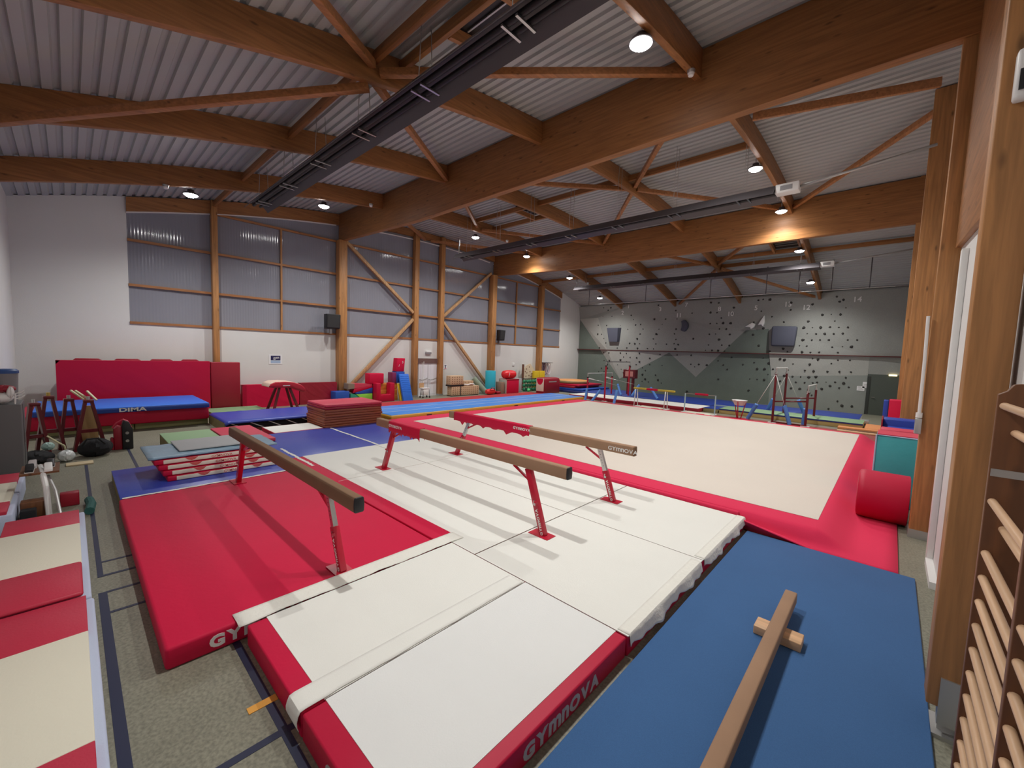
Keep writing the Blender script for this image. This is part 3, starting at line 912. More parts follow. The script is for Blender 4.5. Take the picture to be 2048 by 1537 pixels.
# ------------------------------------------------------------------ balance beams
def bpoly(yc, zt, s=1.0):
    w, h = 0.056 * s, 0.168 * s
    c = .014
    return [(yc - w + c, zt - h), (yc + w - c, zt - h), (yc + w, zt - h + c), (yc + w + .004, zt - h / 2), (yc + w - .002, zt - c), (yc + w - c, zt), (yc - w + c, zt), (yc - w + .002, zt - c), (yc - w - .004, zt - h / 2), (yc - w, zt - h + c)]


def balance_beam(x0, x1, y, zt, lab, suede, legs, sleeve=None, silver=(True, True), drops=0):
    t = thing('balance_beam', ((x0 + x1) / 2, y, 0.2), lab, 'balance beam')
    MB().prism(bpoly(y, zt), 'x', x0 + .02, x1 - .02).build('beam_body', suede, t, bevel=0.012)
    for xa, xb_ in ((x0, x0 + .025), (x1 - .025, x1)):
        MB().prism(bpoly(y, zt), 'x', xa, xb_).build('end_cap', M_BLACK if xa > (x0 + x1) / 2 and y < 6 else M_SUEDEDARK, t, bevel=0.01)
    for k, (xt, xb_) in enumerate(legs):
        zl = zt - .165
        f = lambda s: (xt + (xb_ - xt) * s, y + 0.03 * s, zl + (0.205 - zl) * s)
        if silver[k]:
            MB().beam(f(0.0), f(0.5), 0.055, 0.075, (1, 0, 0)).build('inner_tube', M_STEEL, t)
            g = MB().use(M_BLACK)
            for j in range(6):
                p = Vector(f(0.05 + j * .055))
                g.cyl(p + Vector((0, -.029, 0)), p + Vector((0, -.0275, 0)), .007, n=8)
            g.build('adjust_holes', None, t)
            a = .42
        else:
            a = 0.0
        leg = MB().beam(f(a), f(1.0), 0.075, 0.10, (1, 0, 0)).build('leg', M_REDPAINT, t, bevel=.006)
        sgn = 1 if xb_ > xt else -1
        MB().beam(Vector(f(.02)) + Vector((-sgn * .30, 0, 0.005)), Vector(f(.22)), 0.03, 0.03).build('strut', M_REDPAINT, t)
        kb = Vector(f(.5))
        MB().cyl(kb + Vector((0, -.035, 0)), kb + Vector((0.055 * sgn, -.045, 0)), .019, n=12).build('knob', M_REDPAINT, t)
        MB().box(kb.x - .02, kb.x + .02, kb.y - .045, kb.y - .0385, kb.z - .05, kb.z + .02).build('clamp_plate', M_STEEL, t)
        fx = xb_
        MB().box(fx - .21, fx + .14, y - .07, y + .13, .2055, .2125).build('foot_plate', M_REDPAINT, t)
        if k == 1:
            d = (Vector(f(1.0)) - Vector(f(0.0))).normalized()
            up = d.cross(Vector((0, 1, 0)))          # across the leg, towards the beam end
            if up.x > 0:
                up = -up
            logo(0.062, Vector(f(.99)) - up * .022 + Vector((0, -.0405, 0)), -d, up, M_LETTER, t, bold=.03, depth=.002)
    if sleeve:
        xs0, xs1 = sleeve
        sl = MB()
        pp = bpoly(y, zt, 1.05)
        pp = [(p[0], p[1] + .006) for p in pp]
        N = 30
        rows = []
        for i in range(N + 1):
            x = xs0 + (xs1 - xs0) * i / N
            dr = .03 + .05 * max(0, wob(i * 1.9 + drops)) + (.05 if i % 9 == 4 else 0)
            prf = [pp[9], pp[8], pp[7], pp[6], pp[5], pp[4], pp[3], pp[2]]
            rows.append([(x, pp[9][0] - .002, zt - .165 - dr)] + [(x, q_[0], q_[1]) for q_ in prf] + [(x, pp[2][0] + .002, zt - .165 - dr * .8)])
        sl.add([p for r in rows for p in r], [(i * 10 + k, i * 10 + k + 1, (i + 1) * 10 + k + 1, (i + 1) * 10 + k) for i in range(N) for k in range(9)], True)
        so = sl.build('sleeve', M_REDVINYL, t)
        md = so.modifiers.new('thick', 'SOLIDIFY'); md.thickness = .004; md.offset = 1
        for xx in ((xs0 + .05,) if xs1 - xs0 < 1.5 else (xs1 - .42,)):
            logo(0.08, (xx - .03, pp[8][0] - .0075, zt - .105), (1, 0, 0), (0, 0, 1), M_LETTER, t, bold=.03, depth=.002)
    return t


balance_beam(-9.01, -4.01, 2.03, 1.21, 'brown balance beam with black end over the large red mat', M_SUEDEDARK, [(-8.28, -8.76), (-4.76, -4.47)], silver=(False, True))
balance_beam(-8.04, -3.04, 4.49, 1.29, 'middle tan balance beam with short red sleeve on white mats', M_SUEDE, [(-7.40, -7.85), (-3.76, -3.46)], (-7.52, -6.42), silver=(False, False))
b3 = balance_beam(-8.08, -3.09, 6.5, 1.27, 'tan balance beam with long red sleeve nearest the beige floor', M_SUEDE, [(-7.36, -7.85), (-3.78, -3.48)], (-7.88, -5.42), silver=(True, True), drops=3)
logo(0.095, (-3.58, 6.5 - .0635, 1.27 - .125), (1, 0, 0), (0, 0, 1), M_LETTER, b3, bold=.02, depth=.002)

# ------------------------------------------------------------------ carpets
CZ = 0.27
t = thing('floor_exercise_carpet', (-6.5, 13.8, 0), 'huge beige floor exercise carpet with red border', 'carpet')
MB().box(-12.2, -.69, 8.15, 19.42, CZ - .004, CZ + .001).build('beige_field', M_BEIGE, t)
plab(t.children[0], 'beige square field of the carpet')
def sst(a, b, v):
    v = min(1, max(0, (v - a) / (b - a))); return v * v * (3 - 2 * v)
rb = MB()
xs = [-12.98, -12.95, -12.4, -12.2] + [-12.2 + i * (11.51 / 12) for i in range(1, 13)] + [-.64, -.58, -.52, -.46, -.40, -.34, -.28, -.22, -.17, -.05, .1, .27]
ys = [7.435, 7.5, 7.56, 7.6, 7.64, 7.68, 7.72, 7.78, 7.85, 7.95, 8.05, 8.15, 8.3] + [8.3 + i * 0.74 for i in range(1, 16)] + [19.42, 19.5, 19.6, 19.72]
def cz(x, y):
    if x < -1.58:
        e = 7.58
    else:
        e = 7.66
    e += 0.02 * math.sin(x * 3)
    a = sst(e - .06, e + .05, y) if x < -1.58 else sst(e - .13, e + .10, y)
    b = 1 - sst(-.69, -.18, x)
    return 0.03 + (CZ - 0.006 - 0.03) * a * b
vs = [(x, y, cz(x, y) if y > 7.44 or x > -1.58 else .2) for y in ys for x in xs]
nx = len(xs)
fs = []
for j in range(len(ys) - 1):
    for i in range(nx - 1):
        if xs[i + 1] < -1.5 and ys[j + 1] < 7.53:
            continue
        fs.append((j * nx + i, j * nx + i + 1, (j + 1) * nx + i + 1, (j + 1) * nx + i))
rb.add(vs, fs, True)
o = rb.build('red_border', M_CARPETRED, t)
md = o.modifiers.new('thick', 'SOLIDIFY'); md.thickness = .022; md.offset = -1
MB().box(-12.9, -.72, 7.80, 19.7, 0.0, CZ - .05).build('sprung_base', M_DUSTRED, t)
# lip towards the white mats
MB().box(-12.96, -1.7, 7.545, 7.62, 0.0, CZ - .012).build('front_lip', M_CARPETRED, t, bevel=.02)

tag(MB().box(-1.53, .43, -1.0, 7.42, 0, .036).build('roll_out_carpet', M_CARPETBLUE, bevel=.012), 'blue carpet running beside the white mats under the low beam', 'carpet')
t = thing('low_beam', (-.63, 3.4, .038), 'low tan practice beam lying on the blue carpet', 'balance beam')
MB().box(-.69, -.575, .9, 5.40, .125, .25).build('beam_body', M_SUEDE, t, bevel=.014)
for yy in (4.63, 1.4):
    MB().box(-.83, -.43, yy, yy + .2, .038, .124).build('foot', M_BENCHWOOD, t, bevel=.008)

# ------------------------------------------------------------------ striped benches at the left
def bench(x0, x1, y0, y1, h, segs, lab, fold=None):
    t = thing('padded_bench', ((x0 + x1) / 2, (y0 + y1) / 2, 0), lab, 'bench')
    MB().box(x0, x1, y0, y1, 0, h - .05).build('velour_side', M_SIDEBLUE, t, bevel=.02)
    for a, b, m_, up in segs:
        o = MB().box(a, b, y0 + .0, y1 - .055, h - .055 + up, h + up).build('red_pad' if m_ is M_PADRED else 'cream_pad', m_, t, bevel=.006 if not up else .025)
    return t
M_PADRED = mat('pad_red', (0.50, 0.02, 0.055), 0.5, bump=.1, bscale=50)
bench(-8.5, -5.62, -.66, .07, .3, [(-8.48, -7.85, M_PADRED, 0), (-7.85, -6.42, M_CREAM, 0), (-6.42, -5.60, M_PADRED, .025)], 'striped red and cream padded bench with raised red end')
bench(-5.60, -2.3, -.66, .085, .29, [(-5.58, -4.87, M_PADRED, 0), (-4.87, -3.46, M_CREAM, 0), (-3.46, -2.35, M_PADRED, 0)], 'striped red and cream padded bench in the lower left corner')
bench(-11.3, -8.85, -1.17, -.62, .34, [(-11.28, -10.6, M_PADRED, 0), (-10.6, -9.4, M_CREAM, 0), (-9.4, -8.87, M_PADRED, 0)], 'striped padded bench farther back at the left picture edge')
# ------------------------------------------------------------------ along the window wall
def pad(name, x0, x1, y0, y1, z0, z1, m, lab, cat='mat', group=None, bev=.025):
    return tag(MB().box(x0, x1, y0, y1, z0, z1).build(name, m, bevel=bev), lab, cat, group)


def wavypad(name, x0, x1, y0, y1, z0, z1, m, lab, amp=.03, group=None):
    """upright cover with creases on its front face"""
    b = MB()
    nu, nv = 40, 16
    def fn(u, v):
        e = min(u, 1 - u, v, 1 - v)
        k = min(1, e * 10)
        sag = amp * math.exp(-((v - .22) / .14) ** 2) * math.sin(u * 9 + v * 6) + amp * .5 * wob(u * 3 + v * 2)
        return (x1 - .01 + k * (.0 + sag * .8), y0 + (y1 - y0) * u, z0 + (z1 - z0) * v)
    b.grid(nu, nv, fn)
    b.box(x0, x1 - .01, y0, y1, z0, z1)
    return tag(b.build(name, m), lab, 'mat', group)


wavypad('crash_mat', -19.95, -19.60, -.33, 3.72, 0, 2.03, M_REDSIDE, 'huge upright red crash mat behind the blue topped mattress', .02)
pad('crash_mat', -19.90, -19.62, 3.75, 4.74, 0, 2.0, M_REDDARK, 'narrow upright dark red mat right of the huge red crash mat')
BN = ['first from the left', 'second from the left', 'third from the left', 'last on the right']
for i, (ya, yb) in enumerate(((.05, .75), (1.05, 1.75), (2.0, 2.65), (2.9, 3.45))):
    o = tag(MB().prism([(ya, 0), (yb, 0), (yb, 2.03), (yb - .09, 2.085), (ya + .06, 2.085), (ya, 2.03)], 'x', -20.12, -19.98).build('crash_mat', M_REDDARK, bevel=.02), 'red mat edge peeking over the huge red crash mat, ' + BN[i], 'mat', 'red mats behind the crash mat')

t = thing('mattress', (-18.1, 1.4, .2), 'thick red mattress with blue quilted top lettered in white', 'mattress')
MB().box(-19.35, -16.82, -1.0, 3.14, .2, .62).build('body', M_REDSIDE, t, bevel=.05, seg=3)
MB().box(-19.3, -16.62, -.75, 3.12, .61, .745).build('navy_rim', mat('quilt_side_blue', (.012, .05, .30), .5), t, bevel=.02)
MB().box(-19.29, -16.63, -.74, 3.11, .735, .765).build('blue_top', M_BLUEBRIGHT, t, bevel=.014)
text('DIMA', .155, (-16.606, .92, .635), (0, 1, 0), (0, 0, 1), M_LETTER, t, bold=.03, sx=1.62)
for i, (ya, yb) in enumerate(((-1.0, 1.28), (1.3, 3.15))):
    pad('foam_mat', -19.3, -17.05, ya, yb, 0, .2, M_KHAKI if False else mat('foam_olive', (.34, .33, .15), .8, bump=.15, bscale=40), 'olive foam mat under the red mattress, %s' % ('left one' if i == 0 else 'right one by the blue springy mat'), 'mat', 'olive mats under the mattress', .015)

wavypad('crash_mat', -20.4, -20.12, 4.93, 7.2, 0, 1.01, M_REDVINYL, 'bright red upright mat behind the vaulting table', .012)
wavypad('crash_mat', -20.4, -20.14, 7.24, 8.98, 0, 1.03, M_REDDARK, 'creased dark red upright mat left of the wide timber column', .035)
foam_mat(-19.55, -17.3, 3.5, 5.3, 0, .18, M_GREEN, M_KHAKI, 'pale green mat on the floor in front of the bright red mat')
# trampoline run with blue pad
t = thing('trampoline_track', (-16, 4.8, 0), 'blue padded trampoline track with dark webbing side', 'trampoline')
tp = MB()
tp.grid(30, 14, lambda u, v: (-17.05 + 2.2 * v, 3.17 + 3.38 * u, .36 + .006 * wob(u * 7 + v * 5) - .05 * max(0, (v - .9) / .1) ** 2 - (.05 * max(0, (.04 - u) / .04) ** 2)))
o = tp.build('blue_pad', M_BLUEVINYL, t)
md = o.modifiers.new('thick', 'SOLIDIFY'); md.thickness = .04; md.offset = -1
MB().box(-17.0, -14.98, 3.21, 6.5, .04, .31).build('dark_bed_side', M_BLACKCLOTH, t)
MB().box(-17.05, -14.95, 3.17, 3.21, .0, .30).build('end_panel', M_KHAKI, t)
for i in range(6):
    y_ = 3.25 + i * .52
    MB().add([(-14.972, y_, .30), (-14.972, y_ + .05, .30), (-14.972, y_ + .5, .08), (-14.972, y_ + .44, .08)], [(0, 1, 2, 3)]).build('strap', M_WHITEPAINT, t).modifiers.new('thick', 'SOLIDIFY').thickness = .004
MB().box(-15.0, -14.86, 3.17, 6.5, 0, .08).build('base_rail', M_BROWNSIDE, t)
# vaulting table
t = thing('vaulting_table', (-18.55, 6.0, 0), 'vaulting table with tan top and red body on splayed legs', 'vaulting table')
prof = [(5.36, 1.10), (5.42, 1.20), (5.6, 1.27), (5.95, 1.28), (6.3, 1.24), (6.58, 1.12), (6.72, .98), (6.74, .86), (6.66, .82), (6.4, .94), (6.2, 1.02), (5.75, 1.04), (5.5, 1.03), (5.4, 1.05)]
MB().prism(prof, 'x', -19.0, -18.1).build('body', M_REDPAINT, t, bevel=.05, seg=3)
top = [(p[0] - .015, p[1] + .012) for p in prof[:6]]
MB().prism(top + [(p[0], p[1] - .05) for p in top[::-1]], 'x', -19.05, -18.14).build('top_pad', mat('suede_light', (.70, .52, .42), .85), t, bevel=.02)
MB().box(-18.085, -18.08, 5.85, 6.12, 1.10, 1.135).build('plate', M_LETTER, t)
for (y0, y1, x1) in ((5.80, 5.50, -18.15), (6.18, 6.50, -18.15), (5.80, 5.50, -18.95), (6.18, 6.50, -18.95)):
    MB().beam(((x1 * .5 - 18.55 * .5), y0, 1.02), (x1, y1, 0.0), .07, .09, (0, 1, 0)).build('leg', M_REDPAINTDARK, t)

pad('foam_block', -20.14, -19.58, 8.66, 9.36, 0, .6, M_NAVY if False else mat('vinyl_royal', (.015, .08, .40), .5), 'royal blue foam cube at the foot of the wide timber column', 'block')
t = thing('foam_wedge', (-19.9, 9.9, .5), 'faded red flat mat with brown end topmost beside the timber column', 'mat')
MB().prism([(9.62, .97), (10.56, .92), (10.56, .84), (9.62, .72)], 'x', -20.1, -19.6).build('body', M_PINK, t)
MB().prism([(9.3, .98), (9.62, .97), (9.62, .72), (9.3, .70)], 'x', -20.1, -19.6).build('foam_end', mat('foam_brown', (.26, .19, .14), .9), t)
for poly, m_, lab in (([(9.6, .70), (10.58, .83), (10.58, .74), (9.55, .50)], M_REDSIDE, 'red foam wedge under the faded red mat'), ([(9.62, .50), (10.58, .735), (10.58, .45), (9.75, .43)], mat('vinyl_royal', (.015, .08, .40), .5), 'blue foam wedge above the lime green wedge'), ([(9.70, .42), (10.58, .44), (10.58, .02), (10.2, .02)], M_GREENBRIGHT, 'lime green foam wedge at the red armchair shape'), ([(9.42, .46), (9.66, .42), (10.16, .02), (9.42, .02)], M_GREENDARK, 'dark green foam wedge beside the blue cube')):
    tag(MB().prism(poly, 'x', -20.1, -19.58).build('foam_wedge', m_, bevel=.012), lab, 'wedge', 'foam wedges at the window wall')
t = thing('foam_arch', (-19.45, 11.1, 0), 'red padded armchair-shaped foam frame before the wooden vault box', 'foam frame')
MB().prism([(10.6, 0), (11.64, 0), (11.64, .98), (11.38, .98), (11.38, .38), (10.84, .38), (10.84, .98), (10.6, .98)], 'x', -19.62, -19.2).build('body', M_REDSIDE, t, bevel=.03)
t = thing('vault_box', (-19.95, 11.4, 0), 'orange wooden vault box behind the red armchair shape', 'vault box')
for k, (za, zb) in enumerate(((0, .30), (.31, .60), (.61, .92))):
    MB().box(-20.2, -19.66, 10.62 + .02 * k, 12.1 - .02 * k, za, zb).build('tier', M_ORANGEWOOD, t, bevel=.008)
pad('foam_block', -20.1, -19.58, 10.42, 11.22, .98 - .055, 1.46, M_REDVINYL, 'red foam cube on top of the wooden vault box', 'block', bev=.03)
t = thing('foam_block', (-19.9, 12.1, .93), 'purple and blue foam block under the tall red box', 'block')
MB().box(-20.1, -19.62, 11.74, 11.98, .925, 1.50).build('purple_half', mat('vinyl_purple', (.22, .02, .10), .5), t, bevel=.02)
MB().box(-20.1, -19.62, 11.985, 12.5, .925, 1.54).build('blue_half', mat('vinyl_royal', (.015, .08, .40), .5), t, bevel=.02)
t = thing('foam_block', (-19.9, 12.25, 1.54), 'tall red box with white marks on top of the block tower', 'block')
MB().prism([(11.98, 1.545), (12.48, 1.545), (12.54, 2.27), (12.05, 2.27)], 'x', -20.05, -19.66).build('body', M_REDVINYL, t, bevel=.02)
text('3', .17, (-19.656, 12.34, 2.0), (0, 1, 0), (0, 0, 1), M_LETTER, t)
text('/', .17, (-19.656, 12.14, 1.82), (0, 1, 0), (0, 0, 1), M_LETTER, t)
t = thing('leaning_mat', (-19.2, 12.4, 0), 'bright blue mat leaning on the block tower beside the door', 'mat')
lm = MB()
lm.prism([(-19.12, 0), (-18.98, 0), (-19.47, 1.42), (-19.61, 1.42)], 'y', 12.06, 12.64)
lm.build('cover', M_BLUEBRIGHT, t, bevel=.015)
cr = MB()
for i in range(9):
    s = .35 + .07 * i
    cr.tube([(-18.98 - .49 * s + .002, 12.1, 1.42 * s + .02), (-18.98 - .49 * s + .007, 12.35, 1.42 * s - .02), (-18.98 - .49 * s + .002, 12.6, 1.42 * s + .02 * (i % 2))], .009, 6)
cr.build('crease', M_BLUEBRIGHT, t)
tag(MB().prism([(-19.36, 0), (-19.24, 0), (-19.58, .9), (-19.64, .9)], 'y', 12.02, 12.30).build('leaning_mat', M_YELLOW, bevel=.012), 'yellow mat standing behind the bright blue leaning mat', 'mat')

# door in the window wall
o = struct(MB().box(XL + .002, XL + .05, 14.03, 15.34, .0, 1.97).build('door_1', M_DOORWHITE))
MB().box(XL + .002, XL + .09, 13.82, 15.36, 1.97, 2.26).build('lintel', M_LINTEL, o)
MB().box(XL + .05, XL + .056, 14.68, 14.70, .02, 1.95).build('leaf_gap', M_GREY, o)
MB().box(XL + .05, XL + .06, 14.9, 15.28, .1, 1.9).build('door_panel', M_DOORWHITE, o)
for a, b in ((14.1, 14.62), (14.76, 15.28)):
    h = MB().use(M_STEEL)
    h.tube([(XL + .06, a, 1.0), (XL + .16, a + .06, .97), (XL + .18, (a + b) / 2, 1.0), (XL + .16, b - .05, 1.06), (XL + .06, b, 1.08)], .022, 8)
    h.build('push_bar', None, o)
t = thing('hanging_tapes', (XL + .15, 14.3, 2.0), 'white tapes hanging in front of the white door', 'tape')
MB().tube([(XL + .14, 14.33, 2.08), (XL + .15, 14.30, 1.6), (XL + .16, 14.34, 1.0), (XL + .2, 14.28, .75)], .018, 6).build('tape', M_WHITEPAINT, t)
MB().tube([(XL + .14, 14.20, 2.02), (XL + .15, 14.22, 1.5), (XL + .16, 14.2, .9)], .014, 6).build('tape', M_WHITEPAINT, t)
t = thing('exit_light', (XL + .1, 14.7, 2.6), 'emergency exit lamp above the white door', 'light')
MB().box(XL + .002, XL + .10, 14.5, 14.9, 2.54, 2.64).build('base', M_GREY, t, bevel=.01)
MB().box(XL + .02, XL + .11, 14.52, 14.88, 2.63, 2.72).build('lens', M_WHITEPAINT, t, bevel=.01)
t = thing('wall_sign', (XL, 16.03, 1.76), 'small white safety sign just right of the door column', 'sign')
MB().box(XL + .002, XL + .012, 15.90, 16.18, 1.60, 1.90).build('panel', M_PAPER, t)
MB().box(XL + .012, XL + .015, 15.96, 16.12, 1.82, 1.855).build('mark', M_SIGNNAVY, t)
MB().box(XL + .012, XL + .015, 16.02, 16.07, 1.66, 1.82).build('mark', M_SIGNNAVY, t)
MB().box(XL + .012, XL + .015, 15.96, 16.12, 1.64, 1.67).build('mark', M_PINK, t)
t = thing('wall_sign', (XL, 6.35, 2.1), 'navy and pale blue club sign on the white wall above the vaulting table', 'sign')
MB().box(XL + .002, XL + .010, 6.09, 6.63, 1.88, 2.32).build('board', M_PAPER, t)
MB().box(XL + .010, XL + .013, 6.16, 6.56, 2.06, 2.27).build('navy_field', M_SIGNNAVY, t)
MB().box(XL + .010, XL + .013, 6.16, 6.56, 1.93, 2.05).build('pale_field', M_SIGNBLUE, t)
text('gym', .15, (XL + .015, 6.27, 2.12), (0, 1, .12), (0, -.12, 1), M_LETTER, t)
tag(MB().box(XL + .002, XL + .03, 22.2, 22.45, 1.80, 2.05).build('wall_socket', M_WHITEPAINT, bevel=.01), 'small white box on the wall above the red inflated cushion', 'switch')

t = thing('cleaning_trolley', (-19.75, 13.95, 0), 'small white trolley with a board standing before the door column', 'trolley')
MB().box(-19.9, -19.6, 13.74, 14.12, .16, .50).build('bin', M_WHITEPAINT, t, bevel=.03)
MB().box(-19.92, -19.6, 13.70, 14.15, .52, .58).build('tray', M_PAPER, t, bevel=.01)
MB().box(-19.95, -19.92, 13.66, 13.98, .55, .85).build('board', mat('card_tan', (.55, .34, .17), .8), t)
for a, b in ((-19.9, 13.72), (-19.9, 14.18), (-19.62, 13.72), (-19.62, 14.18)):
    MB().cyl((a, b, .05), (a * .98 - .395, b * .8 + 2.79, .5), .015, n=8).build('leg', M_GREYDARK, t)
    MB().lathe([(0, -.02), (.05, -.02), (.05, .02), (0, .02)], (a, b, .05), 12, 'y').build('wheel', M_BLACK, t)

# perforated boxes
def perf_box(y0, y1, z0, z1, x0, x1, lab, ny, nz):
    t = thing('perforated_box', ((x0 + x1) / 2, (y0 + y1) / 2, z0), lab, 'box', 'perforated boxes by the door')
    MB().box(x0, x1, y0, y1, z0, z1).build('body', M_CARD, t, bevel=.012)
    h = MB()
    for i in range(ny):
        for j in range(nz):
            yy = y0 + (y1 - y0) * (i + .7) / (ny + .4); zz_ = z0 + (z1 - z0) * (j + .7) / (nz + .4)
            h.cyl((x1, yy, zz_), (x1 + .003, yy, zz_), .03, n=8)
    for i in range(2):
        for j in range(nz):
            xx = x0 + (x1 - x0) * (i + .7) / 2.4; zz_ = z0 + (z1 - z0) * (j + .7) / (nz + .4)
            h.cyl((xx, y0, zz_), (xx, y0 - .003, zz_), .022, n=8)
    h.build('holes', M_HOLE, t)
    return t
t = perf_box(15.72, 17.95, .04, .60, -19.95, -19.5, 'long perforated beige box on the floor right of the door', 13, 4)
for yy in (16.42,):
    MB().box(-19.955, -19.494, yy - .03, yy + .03, .035, .606).build('strap', M_BLACK, t)
MB().box(-19.96, -19.49, 15.70, 17.9, 0.0, .04).build('pallet', M_BLACK, t)
t = perf_box(15.62, 16.62, .702, 1.25, -19.95, -19.5, 'upper perforated beige box standing on the long one', 5, 4)
MB().box(-19.96, -19.49, 15.6, 16.66, .604, .70).build('dark_tray', M_BLACK, t)
t = perf_box(16.72, 17.55, .604, .92, -19.95, -19.6, 'small beige box with white cloth on the long perforated box', 3, 2)
MB().tube([(-19.58, 16.72, .70), (-19.55, 17.0, .66), (-19.56, 17.3, .72), (-19.58, 17.55, .68)], .045, 8).build('cloth', M_WHITEPAINT, t)
t = thing('rolled_mat', (-19.9, 18.3, 0), 'grey-green rolled mat leaning behind the beige boxes', 'roll')
MB().cyl((-20.15, 18.02, 1.02), (-19.65, 18.62, .17), .19, n=22).build('roll', mat('vinyl_sage', (.25, .32, .24), .6), t)
tag(MB().cyl((-19.75, 19.2, 0), (-19.75, 19.2, 1.53), .35, n=32).build('foam_cylinder', M_CYAN, bevel=.02), 'cyan foam cylinder standing at the wide timber column', 'roll')
t = thing('sports_bag', (-19.2, 18.75, 0), 'bright red sports bag lying before the cyan cylinder', 'bag')
bg = MB(); bg.lathe([(0, -.40), (.12, -.38), (.18, -.25), (.19, 0), (.17, .25), (.1, .38), (0, .40)], (-19.2, 18.7, .19), 16, 'y'); bg.build('body', mat('bag_red', (.75, .03, .03), .6, bump=.6, bscale=8), t)
MB().tube([(-19.05, 18.5, .3), (-18.98, 18.6, .46), (-18.98, 18.8, .46), (-19.05, 18.95, .3)], .025, 6).build('handle', M_REDDARK, t)
MB().box(-19.34, -18.95, 19.12, 19.46, .02, .20).build('pocket', M_REDDARK, t, bevel=.06)
pad('foam_block', -19.65, -19.1, 19.62, 20.02 - .1, 0, .80, mat('foam_brown2', (.30, .20, .14), .85), 'brown box with red top edge at the wide timber column', 'block')
t = thing('vault_block', (-19.3, 20.6, 0), 'cream and red padded block carrying the red inflated cushion', 'block')
MB().box(-19.75, -19.02, 20.0, 21.25, 0, .96).build('body', M_CREAM if False else mat('vinyl_sand', (.45, .43, .36), .7), t, bevel=.02)
MB().box(-19.03, -19.0, 20.04, 21.25, .02, .97).build('red_front', M_REDVINYL, t, bevel=.01)
MB().box(-19.75, -18.99, 20.02, 21.27, .90, .985).build('red_top', M_REDDARK, t, bevel=.02)
t = thing('inflated_cushion', (-19.4, 20.55, .99), 'puffy red inflated cushion on the cream and red block', 'cushion')
cu = MB(); cu.lathe([(0, -.62), (.14, -.60), (.25, -.5), (.29, -.3), (.30, 0), (.29, .3), (.25, .5), (.14, .60), (0, .62)], (-19.4, 20.62, 1.285), 24, 'y'); cu.build('body', mat('inflate_red', (.78, .02, .03), .35), t)
MB().tube([(-19.13, 20.35, 1.16), (-19.09, 20.38, 1.3), (-19.13, 20.42, 1.42)], .015, 6).build('strap', M_WHITEPAINT, t)
tag(MB().box(-19.75, -19.3, 21.3, 21.9, .0, .98).build('grey_chest', M_GREYMAT, bevel=.03), 'grey chest right of the red inflated cushion', 'box')
# net of green balls
t = thing('ball_net', (-19.6, 23.3, 0), 'net cage full of green balls beside the white and red dome block', 'net')
fr = MB()
X0, X1, Y0, Y1, Z1 = -19.9, -19.35, 22.35, 24.3, .9
nb = 0
for i in range(5):
    for j in range(2):
        for k in range(2):
            pass
fr.tube([(X1, Y0, 0), (X1, Y0, Z1), (X1, Y1, Z1), (X1, Y1, 0)], .02, 6); fr.build('frame', M_NET, t)
for (a, b, c, d) in ((X0, Y0, X0, Y1), (X0, Y0, X1, Y0), (X0, Y1, X1, Y1)):
    MB().tube([(a, b, Z1), (c, d, Z1)], .02, 6).build('top_bar', M_NET, t)
nn = MB()
for i in range(14):
    yy = Y0 + (Y1 - Y0) * i / 13
    nn.tube([(X1 + .01, yy, 0), (X1 + .01, yy, Z1)], .006, 4)
for j in range(7):
    zz_ = Z1 * j / 6.5
    nn.tube([(X1 + .01, Y0, zz_), (X1 + .01, Y1, zz_)], .006, 4)
nn.build('mesh_cords', M_NET, t)
ball = None
for i in range(6):
    for j in range(3):
        c = (-19.6 + .03 * (i % 2), 22.52 + .32 * i, .14 + .29 * j)
        if ball is None:
            s_ = MB(); s_.lathe([(.0, -.14), (.07, -.121), (.121, -.07), (.14, 0), (.121, .07), (.07, .121), (0, .14)], (0, 0, 0), 18)
            ball = tag(s_.build('ball', M_GREENBALL, local=True), 'green ball inside the net cage beside the dome block', 'ball', 'green balls in the net cage'); ball.location = c
        else:
            q = ball.copy(); COL.objects.link(q); q.location = c
tag(MB().lathe([(.0, -.13), (.07, -.11), (.11, -.06), (.13, 0), (.11, .06), (.07, .11), (0, .13)], (-19.15, 22.5, .13), 18).build('ball', mat('ball_bright', (.10, .62, .20), .4)), 'single bright green ball on the floor before the net cage', 'ball')
# perforated climbing board, yellow blocks, hoops
t = thing('climbing_board', (-20.3, 23.7, 0), 'cream board with dark holes leaning on the wall behind the balls', 'board')
MB().prism([(23.15, 0), (24.3, 0), (24.3, 1.55), (23.9, 2.0), (23.45, 1.9), (23.15, 1.6)], 'x', -20.3, -20.24).build('panel', M_CARD if False else mat('board_cream', (.70, .58, .42), .7), t)
h = MB()
for (a, b) in ((23.45, 1.6), (23.75, 1.75), (23.5, 1.3), (23.85, 1.4), (23.4, 1.05), (23.75, 1.1), (24.1, 1.25), (24.0, 1.0), (23.3, 1.4)):
    h.cyl((-20.24, a, b), (-20.236, a, b), .05, n=10)
h.build('holes', M_HOLE, t)
MB().box(-20.33, -20.22, 23.02, 23.14, 0, 1.95).build('side_edge', M_HOLE, t)
for (ya, yb, lab) in ((24.02, 24.62, 'yellow foam block behind the green balls, left one'), (24.68, 25.3, 'yellow foam block at the column with hoops, right one')):
    pad('foam_block', -20.15, -19.92, ya, yb, 0, 1.46, M_YELLOW, lab, 'block', 'yellow foam blocks', .03)
hp = [(25.55, 1.62, .46, M_PURPLE), (25.72, 1.60, .44, M_HOOPWHITE), (25.86, 1.64, .47, M_PURPLE), (26.0, 1.58, .42, M_HOOPPINK), (26.08, 1.63, .45, M_HOOPWHITE)]
